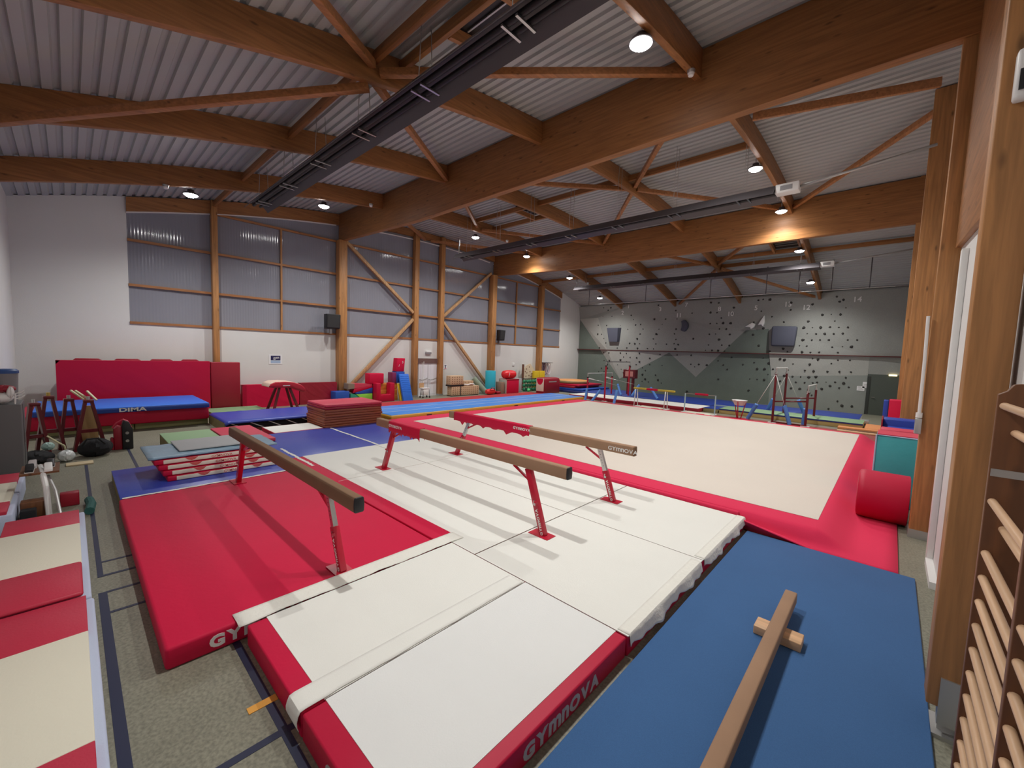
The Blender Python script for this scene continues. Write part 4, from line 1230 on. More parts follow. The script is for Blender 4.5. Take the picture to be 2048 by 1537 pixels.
HL = ['leftmost purple hoop hanging past the slim column', 'white hoop hanging between the purple hoops', 'middle purple hoop hanging past the slim column', 'pink hoop hanging past the slim column', 'rightmost white hoop hanging past the slim column']
for i, (yy, zz_, r_, m_) in enumerate(hp):
    m2 = MB(); pts = []
    for k in range(33):
        a = 2 * PI * k / 32
        pts.append((XL + .16 + .07 * i + .008 * math.sin(a + i), yy + r_ * .62 * math.cos(a), zz_ + r_ * math.sin(a)))
    m2.tube(pts, .022, 6)
    tag(m2.build('hoop', m_), HL[i], 'hoop', 'hoops hung on the wall')
tag(MB().box(XL + .002, XL + .66, 25.3, 26.3, 2.08, 2.11).build('hoop_rack', M_GREYDARK), 'thin dark bracket holding the hoops', 'rack')
# dome block
t = thing('vault_block', (-18.1, 23.5, 0), 'white and dark red padded block with rounded top and red half-disc', 'block')
MB().prism([(-18.42, 0), (-17.72, 0), (-17.72, .92), (-17.80, 1.06), (-17.98, 1.10), (-18.42, 1.10)], 'y', 22.45, 24.3).build('body', M_REDDARK, t, bevel=.03)
MB().box(-18.40, -17.74, 22.42, 22.46, .16, 1.06).build('cream_end', M_CREAM, t, bevel=.008)
hd = [(-18.07 + .29 * math.cos(a), 1.05 + .44 * math.sin(a)) for a in [PI + PI * k / 16 for k in range(17)]]
MB().prism(hd, 'y', 22.412, 22.421).build('half_disc', M_REDVINYL, t)
MB().box(-17.722, -17.716, 23.0, 23.9, .78, .86).build('plate', M_LETTERGREY, t)
# round disc stack
for i, (z0, z1, x0, x1, y0, y1, m_, lab) in enumerate(((.0, .17, -19.9, -16.4, 24.9, 29.0, M_NAVY, 'navy mat lowest under the round peach trampoline'), (.175, .33, -19.8, -16.2, 25.1, 28.8, mat('vinyl_royal', (.015, .08, .40), .5), 'royal blue mat second under the round peach trampoline'), (.335, .47, -19.7, -17.0, 25.1, 28.6, M_REDDARK, 'dark red mat third under the round peach trampoline'), (.475, .60, -19.6, -16.7, 25.3, 28.5, M_REDSIDE, 'red mat directly under the round peach trampoline'))):
    pad('gym_mat', x0, x1, y0, y1, z0, z1, m_, lab, 'mat', 'mats under the round trampoline')
t = thing('round_trampoline', (-18.3, 26.7, .6), 'round peach-topped disc lying on a stack of mats in the far corner', 'trampoline')
MB().lathe([(0, .605), (1.25, .605), (1.32, .66), (1.32, .76), (1.28, .80), (0, .80)], (-18.3, 26.7, 0), 44).build('rim', M_KHAKI, t)
MB().lathe([(0, .80), (1.24, .80), (1.2, .845), (0, .86)], (-18.3, 26.7, 0), 44).build('top', M_PEACH, t)

# tumbling track and red strip
t = thing('tumbling_track', (-14.6, 14.2, 0), 'long blue inflatable tumbling track with yellow sides', 'track')
MB().box(-15.45, -13.0, 7.75, 20.3, .16, .375).build('yellow_side', M_TRACKYELLOW, t, bevel=.07, seg=4)
MB().box(-15.38, -13.07, 7.8, 20.25, .37, .383).build('blue_top', M_TRACKBLUE, t, bevel=.005)
for x in (-14.6, -13.85):
    MB().box(x - .03, x + .03, 7.8, 20.25, .3832, .385).build('white_line', M_SIGNBLUE, t)
MB().box(-15.35, -13.1, 7.85, 20.2, 0.0, .17).build('underside', M_KHAKI, t)
for yy in (9.4, 14.4, 18.2):
    MB().box(-13.004, -12.992, yy - .12, yy + .12, .26, .30).build('handle', M_BLACK, t)
MB().box(-15.4, -13.1, 20.3, 20.36, .18, .36).build('end_flap', M_WHITEPAINT, t, bevel=.02)
tag(MB().box(-18.95, -17.0, 9.9, 22.4, 0, .018).build('carpet_runner', mat('runner_red', (.42, .03, .04), .9)), 'dull red carpet runner between the track and the window wall', 'carpet')

# speakers on the columns
for (y0, y1, z0, z1, lab) in ((8.35, 9.02, 3.62, 4.33, 'black loudspeaker on the wide column above the bright red mats'), (20.08, 20.6, 3.58, 4.32, 'black loudspeaker on the wide column above the cyan cylinder')):
    t = thing('loudspeaker', (-19.9, (y0 + y1) / 2, z0), lab, 'speaker', 'black loudspeakers on the columns')
    MB().prism([(-20.2, z0), (-19.9, z0 + .03), (-19.82, z1), (-20.2, z1)], 'y', y0, y1).build('cabinet', M_BLACK, t, bevel=.03)
    MB().prism([(-19.895, z0 + .09), (-19.885, z0 + .09), (-19.81, z1 - .06), (-19.82, z1 - .06)], 'y', y0 + .05, y1 - .05).build('grille', mat('grille', (.03, .03, .03), .6), t)
    MB().box(-20.26, -20.16, y0 + .1, (9.12 if y0 < 10 else y1 - .1) if y0 < 10 else y1 - .05, z0 + .25, z0 + .33).build('arm', M_GALV, t)
    if y0 > 10:
        MB().box(-20.26, -20.18, 19.98, y0 + .15, z0 + .25, z0 + .33).build('arm', M_GALV, t)
    MB().box(-20.3, -20.16, (y0 + y1) / 2 - .04, (y0 + y1) / 2 + .04, z0 - .22, z0 + .05).build('bracket', M_GALV, t)
# ------------------------------------------------------------------ climbing wall (faceted, two tones)
def cw(name, poly, m, parent=None, y=YF, dep=.04):
    """panel of the climbing wall: poly = (x,z,protrusion)"""
    b = MB()
    n = len(poly)
    vs = [(p[0], y - p[2], p[1]) for p in poly] + [(p[0], y + .03, p[1]) for p in poly]
    b.add(vs, [tuple(range(n)), tuple(range(2 * n - 1, n - 1, -1))] + [(i, n + i, n + (i + 1) % n, (i + 1) % n) for i in range(n)])
    return b.build(name, m, parent)


TOPZ = roof(YF) - .12
t = thing('climbing_wall', (-10, YF, 0), 'grey faceted climbing wall covering the far end of the hall', 'climbing wall')
K = YF / 30.9
# dark base panels
cw('dark_panel', [(XL + .02, 0, .05), (-16.4, 0, .05), (-16.45, .96, .06), (XL + .02, 5.95, .06)], M_CLIMBDARK, t)
cw('dark_panel', [(-16.4, 0, .05), (-10.4, 0, .05), (-10.40, 1.5, .06), (-12.45, 3.22, .09), (-16.45, .96, .06)], M_CLIMBDARK, t)
cw('dark_panel', [(-10.4, 0, .05), (-5.75, 0, .05), (-5.72, 1.9, .05), (-6.05, 4.92, .16), (-7.4, 4.82, .10), (-10.40, 1.5, .06)], M_CLIMBDARK, t)
cw('dark_panel', [(-5.75, 0, .05), (-1.0, 0, .05), (-1.0, 2.22, .05), (-5.72, 1.88, .05)], mat('climb_panel_grey', (.27, .29, .265), .85, vary=.1, vscale=1.5, bump=.25, bscale=25), t)
# light facets
cw('light_panel', [(XL + .02, 5.95, .08), (-16.45, .96, .06), (-15.0, 3.25, .26), (-17.6, 3.25, .28), (-18.6, 6.0, .34)], M_CLIMBLIGHT, t)
cw('light_panel', [(-16.45, .96, .06), (-12.45, 3.22, .09), (-15.0, 3.25, .26)], M_CLIMBLIGHT, t)
cw('light_panel', [(-12.45, 3.22, .09), (-10.40, 1.5, .06), (-7.4, 4.82, .10), (-9.4, 4.9, .26), (-10.6, 3.3, .22)], M_CLIMBMID, t)
cw('light_panel', [(-15.0, 3.25, .26), (-12.45, 3.22, .09), (-10.6, 3.3, .22), (-9.4, 4.9, .26), (-11.5, 5.6, .36), (-14.8, 5.2, .36), (-17.6, 3.25, .28)], M_CLIMBMID, t)
cw('light_panel', [(-17.6, 3.25, .28), (-14.8, 5.2, .36), (-15.6, TOPZ, .40), (-18.6, 6.0, .34)], M_CLIMBMID, t)
cw('light_panel', [(XL + .02, 5.95, .08), (-18.6, 6.0, .34), (-15.6, TOPZ, .40), (XL + .02, TOPZ, .30)], M_CLIMBMID, t)
cw('light_panel', [(-14.8, 5.2, .36), (-11.5, 5.6, .36), (-9.4, 4.9, .26), (-7.4, 4.82, .10), (-6.05, 4.92, .16), (-6.4, TOPZ, .34), (-15.6, TOPZ, .40)], M_CLIMBMID, t)
cw('light_panel', [(-5.72, 1.88, .05), (-1.0, 2.22, .05), (-1.0, 3.35, .20), (-5.9, 3.35, .20)], M_CLIMBLIGHT, t)
cw('light_panel', [(-5.9, 3.35, .20), (-1.0, 3.35, .20), (-.95, 4.7, .24), (-3.5, 5.9, .30), (-3.6, TOPZ, .36), (-6.4, TOPZ, .34), (-6.05, 4.92, .16)], M_CLIMBMID, t)
cw('light_panel', [(-3.5, 5.9, .30), (-.95, 4.7, .24), (XR - .02, 4.6, .22), (XR - .02, TOPZ, .30), (-3.6, TOPZ, .36)], M_CLIMBMID, t)
cw('light_panel', [(-1.0, 2.3, .05), (XR - .02, 2.3, .05), (XR - .02, 4.6, .22), (-.95, 4.7, .24), (-1.0, 3.35, .2)], M_CLIMBMID, t)
cw('dark_panel', [(-1.0, 2.17, .05), (-1.0, 2.3, .05), (XR - .02, 2.3, .05), (XR - .02, 2.17, .05)], M_DOORGREEN, t)
ln = MB().use(mat('line_dark_red', (.10, .02, .02), .7)); ln.box(XL + .02, XR - .02, YF - .315, YF - .02, 3.27, 3.33); ln.build('red_line', None, t)
o = struct(MB().box(-.86, .45, YF - .07, YF + .01, 0, 2.17).build('door_2', M_DOORGREEN))
MB().box(-1.0, -.86, YF - .10, YF + .01, 0, 2.17).build('frame', mat('frame_dark', (.035, .04, .035), .5), o)
MB().tube([(-.75, YF - .07, 1.0), (-.75, YF - .13, 1.0), (-.62, YF - .13, 1.0)], .018, 8).build('handle', M_STEEL, o)
t2 = thing('exit_light', (.05, YF - .1, 2.3), 'glowing exit lamp above the green door in the far corner', 'light')
MB().box(-.12, .22, YF - .14, YF - .055, 2.24, 2.33).build('case', M_GLOWWARM, t2, bevel=.015)
for (x, z, w_, h_, lab) in ((-1.42, 1.32, .34, .26, 'lower of the two notices beside the green door'), (-1.18, 1.48, .36, .36, 'upper of the two notices beside the green door')):
    q = thing('notice', (x, YF - .06, z), lab, 'notice')
    MB().box(x, x + w_, YF - .065, YF - .055, z, z + h_).build('sheet', M_PAPER, q)
    for k in range(3):
        MB().box(x + .05, x + w_ - .06 - .04 * k, YF - .0665, YF - .065, z + .06 + .07 * k, z + .085 + .07 * k).build('print_line', M_LETTERGREY, q)
# dark volumes bolted on
def prot(x, z):
    return .30 if z > 3.3 else .14
q = thing('climbing_volume', (-16.8, YF, 4.5), 'dark slate square block on the left of the climbing wall', 'volume')
b = MB(); x0, x1, z0, z1 = -17.55, -16.35, 3.98, 5.12
b.add([(x0, YF - .28, z1), (x1, YF - .28, z1), (x1 - .12, YF - .26, z0), (x0 + .22, YF - .26, z0), (x0, YF - .62, z1 - .02), (x1 - .2, YF - .62, z1 - .02), (x1 - .25, YF - .55, z0), (x0 + .2, YF - .55, z0)], [(4, 5, 6, 7), (0, 4, 7, 3), (1, 2, 6, 5), (0, 1, 5, 4), (3, 7, 6, 2), (0, 3, 2, 1)]); b.build('body', M_VOLUME, q)
q = thing('climbing_volume', (-11.3, YF, 5.2), 'dark slate curved block in the middle of the climbing wall', 'volume')
cp = []
for k in range(13):
    a = -1.0 + 2.0 * k / 12
    cp.append((-11.75 + .62 * math.cos(a) + .1, 5.18 + .48 * math.sin(a) * 1.05))
inn = [(-11.62 + .16 * math.cos(-1.0 + 2.0 * k / 12), 5.18 + .38 * math.sin(-1.0 + 2.0 * k / 12)) for k in range(12, -1, -1)]
MB().prism(cp + inn, 'y', YF - .62, YF - .3).build('body', M_VOLUME, q, bevel=.04)
q = thing('climbing_volume', (-5.1, YF, 4.4), 'large dark slate square block on the right of the climbing wall', 'volume')
MB().prism([(-5.8, 3.80), (-4.55, 3.78), (-4.47, 5.02), (-5.82, 5.06)], 'y', YF - .55, YF - .18).build('body', M_VOLUME, q, bevel=.10, seg=3)
for (pts, lab) in (([(-7.35, 5.05), (-6.97, 5.30), (-6.80, 5.22), (-6.86, 5.0), (-7.02, 4.88), (-7.05, 5.02)], 'white angular hold on the climbing wall, left one'), ([(-6.62, 5.15), (-6.30, 5.76), (-6.26, 5.3), (-6.34, 5.05), (-6.44, 5.18)], 'white angular hold on the climbing wall, right one')):
    tag(MB().prism(pts, 'y', YF - .48, YF - .2).build('white_hold', M_LETTER, bevel=.02), lab, 'hold')
HOLDS = [(-18.12,6.81),(-17.45,6.79),(-17.72,6.59),(-18.14,6.11),(-17.29,6.08),(-15.57,6.09),(-15.36,5.75),(-13.64,5.73),(-12.77,5.71),(-11.92,5.7),(-10.86,6.08),(-12.04,6.31),(-13.38,6.77),(-18.57,5.37),(-17.75,5.33),(-16.49,5.31),(-15.15,5.32),(-14.74,5.35),(-13.01,5.33),(-15.81,4.99),(-14.52,4.99),(-13.25,4.97),(-11.95,4.96),(-18.61,4.62),(-18.19,4.61),(-14.75,4.61),(-13.43,4.6),(-12.06,4.61),(-17.97,4.25),(-14.98,4.24),(-13.66,4.23),(-11.93,4.2),(-10.69,4.25),(-17.76,3.88),(-15.61,3.87),(-15.17,3.85),(-14.75,3.85),(-13.45,3.85),(-12.62,3.84),(-12.05,3.88),(-11.75,3.82),(-18.46,3.48),(-16.69,3.48),(-15.84,3.5),(-14.93,3.48),(-14.11,3.49),(-13.62,3.47),(-11.95,3.5),(-18.02,3.08),(-17.45,3.06),(-16.39,3.07),(-15.86,3.06),(-14.76,3.09),(-13.13,3.06),(-11.83,3.06),(-10.78,3.06),(-16.11,2.76),(-15.54,2.75),(-14.99,2.73),(-13.93,2.73),(-17.98,2.41),(-17.44,2.43),(-16.38,2.51),(-15.82,2.41),(-14.76,2.43),(-17.64,2.09),(-16.64,2.11),(-15.03,2.19),(-13.93,2.24),(-18.19,1.75),(-17.62,1.78),(-15.53,1.99),(-16.31,1.75),(-15.86,1.75),(-18.44,1.44),(-17.92,1.47),(-14.51,1.97),(-14.25,1.75),(-18.18,1.15),(-16.1,1.47),(-14.48,1.43),(-13.41,1.45),(-15.86,1.14),(-14.23,1.08),(-14.48,0.89),(-13.96,0.88),(-17.6,0.84),(-12.94,2.22),(-10.79,2.41),(-10.23,2.42),(-10.51,2.24),(-9.7,2.4),(-9.63,6.77),(-9.12,6.71),(-8.15,6.35),(-9.61,6.08),(-9.19,6.06),(-8.91,5.68),(-8.78,5.34),(-9.19,5.32),(-9.61,5.32),(-8.32,5.32),(-9.0,4.94),(-8.56,4.92),(-9.62,4.57),(-9.22,4.59),(-8.33,4.56),(-8.98,4.21),(-9.65,3.82),(-8.79,3.83),(-8.32,3.81),(-9.83,3.45),(-9.4,3.45),(-9.01,3.45),(-8.59,3.42),(-8.11,3.0),(-8.96,2.73),(-8.34,2.17),(-8.87,1.45),(-10.96,0.39),(-6.92,0.82),(-7.39,2.54),(-13.2,1.08),(-8.61,2.45),(-12.92,0.87),(-6.08,6.76),(-6.46,6.8),(-6.73,6.76),(-4.93,6.5),(-4.92,6.05),(-6.53,6.05),(-3.83,6.34),(-2.7,6.72),(-2.39,6.52),(-2.56,6.43),(-2.24,6.06),(-5.91,5.68),(-3.31,5.7),(-2.89,5.71),(-2.46,5.69),(-6.93,5.36),(-6.5,5.36),(-5.24,5.32),(-3.97,5.32),(-2.7,5.31),(-6.35,4.95),(-4.18,4.95),(-3.74,4.95),(-3.34,4.95),(-2.9,4.96),(-2.49,4.94),(-2.07,4.93),(-6.92,4.53),(-3.98,4.59),(-3.54,4.57),(-3.12,4.57),(-2.7,4.57),(-2.28,4.58),(-4.17,4.2),(-3.73,4.2),(-3.32,4.21),(-2.9,4.21),(-2.03,4.21),(-1.61,4.21),(-6.54,3.82),(-4.32,3.85),(-3.95,3.83),(-2.71,3.79),(-2.24,3.83),(-1.83,3.83),(-5.16,3.65),(-5.89,3.46),(-4.92,3.46),(-4.16,3.46),(-3.74,3.45),(-3.31,3.47),(-2.42,3.47),(-6.23,3.02),(-5.28,2.99),(-5.04,2.95),(-3.61,3.09),(-3.34,3.04),(-2.39,3.03),(-1.84,3.05),(-6.74,2.7),(-5.89,2.69),(-4.58,2.71),(-3.73,2.72),(-2.68,2.82),(-3.95,2.33),(-3.51,2.32),(-2.84,2.33),(-2.28,2.36),(-1.75,2.36),(-5.64,2.33),(-4.8,2.32),(-6.53,2.29),(-6.11,2.3),(-5.89,1.97),(-4.99,1.94),(-4.56,1.92),(-4.14,1.93),(-3.72,1.93),(-3.37,1.98),(-1.96,2.02),(-5.2,1.58),(-4.36,1.57),(-3.91,1.59),(-3.5,1.6),(-3.29,1.65),(-2.86,1.7),(-2.43,1.72),(-2.03,1.69),(-6.92,1.6),(-6.49,1.6),(-6.08,1.6),(-5.85,1.19),(-4.58,1.18),(-4.13,1.18),(-3.71,1.17),(-3.04,1.27),(-2.65,1.48),(-2.22,1.4),(-1.78,1.47),(-6.92,0.85),(-3.5,0.84),(-2.62,0.11),(-1.56,0.38),(-2.24,0.61),(-2.01,0.36),(-6.94,0.82),(-3.62,0.97)]
hv = []
for k in range(3):
    m_ = MB(); r0 = rnd.uniform(.9, 1.1)
    prof = [(0.0, -.075), (.045, -.07), (.075, -.035), (.085, 0.0), (.0, 0.001)]
    m_.lathe([(r * r0 * (1 + .2 * k), h) for r, h in prof], (0, 0, 0), 9, 'y')
    o = m_.build('climbing_hold', M_HOLD, local=True)
    for v in o.data.vertices:
        v.co.x *= 1 + .25 * math.sin(k * 2 + v.co.z * 20); v.co.z *= .85 + .2 * math.sin(k + v.co.x * 15)
    hv.append(o)
import mathutils
wall_tris = []
for ch in [c for c in t.children if c.name.split('.')[0].endswith('panel')]:
    off = t.location
    bmx = bmesh.new(); bmx.from_mesh(ch.data)
    wall_tris.append((mathutils.bvhtree.BVHTree.FromBMesh(bmx), off)); bmx.free()
def surf(x, z):
    best = YF - .05
    for tr, off in wall_tris:
        h = tr.ray_cast(Vector((x, YF - 3, z)) - off, Vector((0, 1, 0)))
        if h[0] is not None:
            best = min(best, h[0].y + off.y)
    return best
NUM = ((-16.27, 6.36, '2'), (-15.78, 6.84, '1'), (-13.17, 6.5, '3'), (-11.85, 6.0, '11'), (-11.25, 6.74, '7'), (-8.99, 6.34, '8'), (-8.39, 5.98, '10'), (-6.79, 6.31, '5'), (-5.14, 6.45, '13'), (-4.19, 6.21, '12'), (-1.83, 6.55, '14'))
def surfd(x, z):
    return YF - min(surf(x, z), surf(x - .15, z - .15), surf(x + .25, z + .15), surf(x - .15, z + .15), surf(x + .25, z - .15))
for (x, z, s_) in NUM:
    q = thing('route_number', (x, YF - .4, z), 'white route number %s painted high on the climbing wall' % {'1': 'one', '2': 'two', '3': 'three', '11': 'eleven', '7': 'seven', '8': 'eight', '10': 'ten', '5': 'five', '13': 'thirteen', '12': 'twelve', '14': 'fourteen'}[s_], 'number')
    text(s_, .42, (x - .15, YF - surfd(x, z) - .012, z - .18), (1, 0, 0), (0, 0, 1), M_LETTER, q, 'digits', depth=.02)

used = set()
for i, (x, z) in enumerate(HOLDS):
    k = i % 3
    if k not in used:
        o = hv[k]; used.add(k)
    else:
        o = hv[k].copy(); COL.objects.link(o)
    o.location = (x, surf(x, z) + .005, z)
    o.rotation_euler = (0, rnd.uniform(0, 6.28), 0)
    s = rnd.uniform(.42, .8); o.scale = (s, s, s)
    tag(o, 'small dark climbing hold bolted to the grey climbing wall', 'hold', 'dark holds of the climbing wall')

# ------------------------------------------------------------------ far mats
t = thing('landing_mat', (-11.3, 23.4, 0), 'long white landing mat with dark red sides under the left uneven bars', 'mat')
MB().box(-15.5, -7.3, 22.35, 24.35, 0, .2).build('body', M_REDDARK, t, bevel=.02)
MB().box(-15.48, -7.32, 22.37, 24.33, .197, .2035).build('top_fabric', M_WHITEMAT, t)
t = foam_mat(-16.1, -7.35, 24.45, 28.6, 0, .22, M_NAVY if False else mat('vinyl_far_blue', (.02, .05, .30), .45), M_NAVY, 'wide dark blue mat between the white landing mat and climbing wall')
t = foam_mat(-7.27, -6.55, 23.0, 24.6, 0, .22, mat('vinyl_far_blue', (.02, .05, .30), .45), M_KHAKI, 'small blue mat between the white and green far mats')
t = foam_mat(-6.5, -.75, 23.1, 24.75, 0, .26, M_GREEN, M_TANFOAM, 'long pale green mat with tan sides under the right uneven bars')
MB().box(-6.51, -.74, 23.085, 23.10, .19, .255).build('dark_piping', M_NAVY, t)
t = foam_mat(-7.3, -.95, 25.0, 27.6, 0, .27, mat('vinyl_far_blue', (.02, .05, .30), .45), M_WHITEPAINT, 'long dark blue mat behind the pale green one at the climbing wall')
MB().box(-7.3, -.95, 24.93, 24.985, .1, .25).build('white_edge', M_SIGNBLUE, t)
MB().box(-.95, -.6, 24.95, 25.5, .05, .24).build('grey_end', M_GALV, t, bevel=.02)
tag(MB().box(-12.9, .2, 19.75, 22.2, 0, .012).build('carpet_runner', M_DUSTRED), 'brownish red strip of floor covering under the training bars', 'carpet')
tag(MB().box(-1.5, -.2, 23.15, 25.4, 0, .10).build('gym_mat', M_ORANGEMAT, bevel=.015), 'flat orange mat right of the long pale green mat', 'mat') if False else tag(MB().box(-.70, -.02, 23.15, 24.9, 0, .10).build('gym_mat', M_ORANGEMAT, bevel=.015), 'flat orange mat right of the long pale green mat', 'mat')
tag(MB().box(-1.55, -.1, 22.55, 23.05, 0, .10).build('gym_mat', M_ORANGEMAT, bevel=.015), 'flat orange mat in front of the pale green mat corner', 'mat')
for i in range(2):
    tag(MB().box(-1.5 + .2 * i, -.15, 21.6 + .45 * i, 21.9 + .45 * i, .0135, .07).build('board', M_BARWOOD if i else M_BENCHWOOD, bevel=.006), 'narrow wooden board on the floor right of the far carpet edge, %s' % ('farther one' if i else 'nearer one'), 'board')

# uneven bars
def guard(p0, p1, m, parent, r=.075):
    MB().cyl(p0, p1, r, n=14).build('foam_guard', m, parent)
def uneven(xl, xh, y0, y1, zl, zh, lab, post, left):
    t = thing('uneven_bars', ((xl + xh) / 2, (y0 + y1) / 2, 0), lab, 'uneven bars')
    for x, z in ((xl, zl), (xh, zh)):
        for y in (y0, y1):
            MB().cyl((x, y, 0), (x, y, z - .25), .05, n=14).build('post', post, t)
            MB().cyl((x, y, z - .27), (x, y, z), .032, n=12).build('inner_tube', M_STEEL, t)
            MB().cyl((x, y, z - .28), (x, y, z - .22), .065, n=14).build('collar', M_BLACK if left else M_STEEL, t)
            MB().box(x - .16, x + .16, y - .1, y + .1, .013, .04).build('foot_plate', M_WHITEPAINT, t)
        MB().cyl((x, y0 - .03, z), (x, y1 + .03, z), .022, n=12).build('bar', M_GREYDARK if left and z > 2 else M_WHITEPAINT, t)
    return t
t = uneven(-14.0, -12.75, 22.15, 25.2, 1.66, 2.44, 'uneven bars with dark high bar at the left of the far end', M_REDPAINT, True)
for x, z in ((-14.0, 1.36), (-12.75, 1.50)):
    MB().cyl((x, 22.15, z), (x + .45, 22.5, z - .12), .05, .012, n=10).build('cable_sleeve', M_WHITEPAINT, t)
    MB().cyl((x + .4, 22.47, z - .1), (x + 1.5, 23.5, z - .42), .010, n=6).build('cable', M_STEEL, t)
for p0, p1 in (((-13.85, 21.72, .0), (-13.95, 22.05, .72)), ((-13.25, 21.5, 0), (-13.0, 22.05, .70)), ((-11.75, 21.5, 0), (-11.85, 22.0, .78)), ((-13.1, 24.9, .22), (-13.6, 25.3, .9)), ((-12.4, 25.0, .22), (-12.2, 25.6, .95)), ((-10.6, 24.9, .22), (-11.3, 25.4, .85))):
    guard(p0, p1, M_LIGHTBLUE, t)
q = thing('spotting_platform', (-13.0, 26.0, 0), 'pink box on dark red legs behind the left uneven bars', 'platform')
MB().box(-13.62, -12.72, 26.0, 26.4, 1.32, 1.92).build('box', M_REDPAINTDARK, q, bevel=.03)
MB().box(-13.45, -12.88, 25.99, 26.0, 1.45, 1.80).build('pink_panel', mat('panel_pink', (.62, .26, .22), .6), q)
for x in (-13.3, -12.95):
    MB().box(x - .06, x + .06, 26.1, 26.3, .22, 1.33).build('leg', M_REDPAINTDARK, q)
t = uneven(-3.84, -2.6, 21.75, 24.3, 2.52, 1.80, 'uneven bars with white bars at the right of the far end', M_REDPAINTDARK, False)
for y in (21.75, 24.3):
    MB().cyl((-3.84, y, 1.0), (-2.6, y, 1.12), .03, n=10).build('spreader', M_REDPAINTDARK, t)
MB().box(-3.84, -2.6, 21.72, 21.78, .03, .09).build('base_rail', M_REDPAINTDARK, t)
for p0, p1, gl in (((-3.86, 21.7, 2.2), (-4.92, 22.1, .03), .34), ((-3.82, 21.7, 2.2), (-3.17, 21.75, .03), .38), ((-2.62, 21.7, 1.55), (-2.7, 22.0, .03), .5), ((-3.84, 24.35, 2.2), (-4.7, 25.2, .27), .3), ((-3.84, 24.35, 2.2), (-3.1, 25.2, .27), .33)):
    a = Vector(p0); b = Vector(p1)
    MB().cyl(a, a + (b - a) * (1 - gl * .8), .012, n=6).build('guy_rod', M_WHITEPAINT, t)
    guard(a + (b - a) * (1 - gl), b, M_LIGHTBLUE, t, .085)
# training bars
t = thing('training_bar', (-9.6, 21.7, 0), 'low yellow and red padded training beam on white legs', 'training bar')
MB().box(-10.6, -9.85, 21.55, 21.72, 1.0, 1.1).build('yellow_pad', M_YELLOW if False else mat('pad_mustard', (.55, .42, .05), .6), t, bevel=.02)
MB().box(-9.84, -9.22, 21.55, 21.72, .99, 1.10).build('red_pad', M_REDSIDE, t, bevel=.02)
MB().box(-9.21, -8.3, 21.55, 21.72, .99, 1.09).build('yellow_pad', mat('pad_mustard', (.55, .42, .05), .6), t, bevel=.02)
for x in (-10.45, -8.75):
    for y in (21.4, 21.88):
        MB().cyl((x, y, .03), (x, .5 * y + .5 * 21.64, 1.0), .025, n=10).build('leg', M_WHITEPAINT, t)
    MB().box(x - .05, x + .05, 21.2, 22.1, 0.012, .05).build('foot', M_WHITEPAINT, t)
    MB().cyl((x, 21.5, .45), (x, 21.8, .45), .018, n=8).build('crossbar', M_WHITEPAINT, t)
pad('base_mat', -10.3, -8.95, 21.12, 22.15, .013, .055, M_CREAM, 'thin cream mat with red corners under the yellow training beam', bev=.008)
t = thing('training_bar', (-7.1, 22, 0), 'low horizontal bar with red padding on pale blue posts', 'training bar')
for x in (-7.85, -6.36):
    MB().cyl((x, 21.9, .03), (x, 21.9, 1.0), .03, n=12).build('post', mat('paint_pale_blue', (.38, .55, .60), .4), t)
    MB().box(x - .04, x + .04, 21.5, 22.2, .013, .05).build('foot', M_WHITEPAINT, t)
MB().cyl((-7.88, 21.9, 1.0), (-6.33, 21.9, 1.0), .022, n=12).build('bar', M_STEEL, t)
MB().cyl((-7.35, 21.9, 1.0), (-6.72, 21.9, 1.0), .055, n=14).build('red_pad', M_REDSIDE, t)
pad('base_mat', -7.75, -6.45, 21.1, 22.15, .013, .055, M_CREAM, 'thin cream mat under the low horizontal bar', bev=.008)
for x, lab in ((-9.05, 'red foot bolster at the front of the yellow training beam'), (-6.75, 'red foot bolster at the front of the low horizontal bar')):
    pad('bolster', x - .2, x + .2, 20.85, 21.05, .013, .12, M_REDVINYL, lab, 'bolster', None, .03)
t = thing('chalk_bowl', (-5.2, 21.6, 0), 'white chalk bowl on a red three-legged stand', 'chalk stand')
MB().lathe([(.0, .66), (.2, .68), (.28, .84), (.34, .92), (.31, .92), (.25, .85), (0, .74)], (-5.2, 21.6, 0), 24).build('bowl', M_WHITEPAINT, t)
for k in range(3):
    a = 2.1 * k + .5
    MB().cyl((-5.2 + .1 * math.cos(a), 21.6 + .1 * math.sin(a), .06), (-5.2 + .29 * math.cos(a), 21.6 + .29 * math.sin(a), .90), .022, n=8).build('leg', M_REDPAINT, t)
MB().lathe([(0, .013), (.42, .013), (.40, .04), (.1, .07), (0, .07)], (-5.2, 21.6, 0), 24).build('base', M_REDPAINT, t)

# ------------------------------------------------------------------ right side
b = MB(); b.lathe([(0, -.30), (.37, -.30), (.41, -.29), (.43, -.26), (.435, -.2), (.435, .38), (.40, .39), (0, .39)], (0, 9.93, .435), 44, 'x')
tag(b.build('foam_roll', M_REDSIDE), 'big red foam roll lying on the carpet at the timber column', 'roll')
t = thing('foam_block', (.2, 11.3, 0), 'teal block with white piping behind the big red roll', 'block')
MB().box(-.13, .58, 11.05, 11.75, 0, 1.40).build('body', M_TEAL, t, bevel=.02)
pp = MB()
pp.tube([(-.13, 11.045, 0.03), (-.13, 11.045, 1.40), (.58, 11.045, 1.40)], .014, 8); pp.build('piping', M_SIGNBLUE, t)
o = MB().box(-.12, .57, 11.06, 11.74, 1.395, 1.425).build('pink_top', M_PINK, t)
pad('foam_block', -.09, .55, 12.0, 12.5, 0, 1.42, M_PINK, 'faded red block directly behind the teal block', 'block')
t = thing('foam_steps', (.25, 13.4, 0), 'dark blue foam steps behind the teal and red blocks', 'steps')
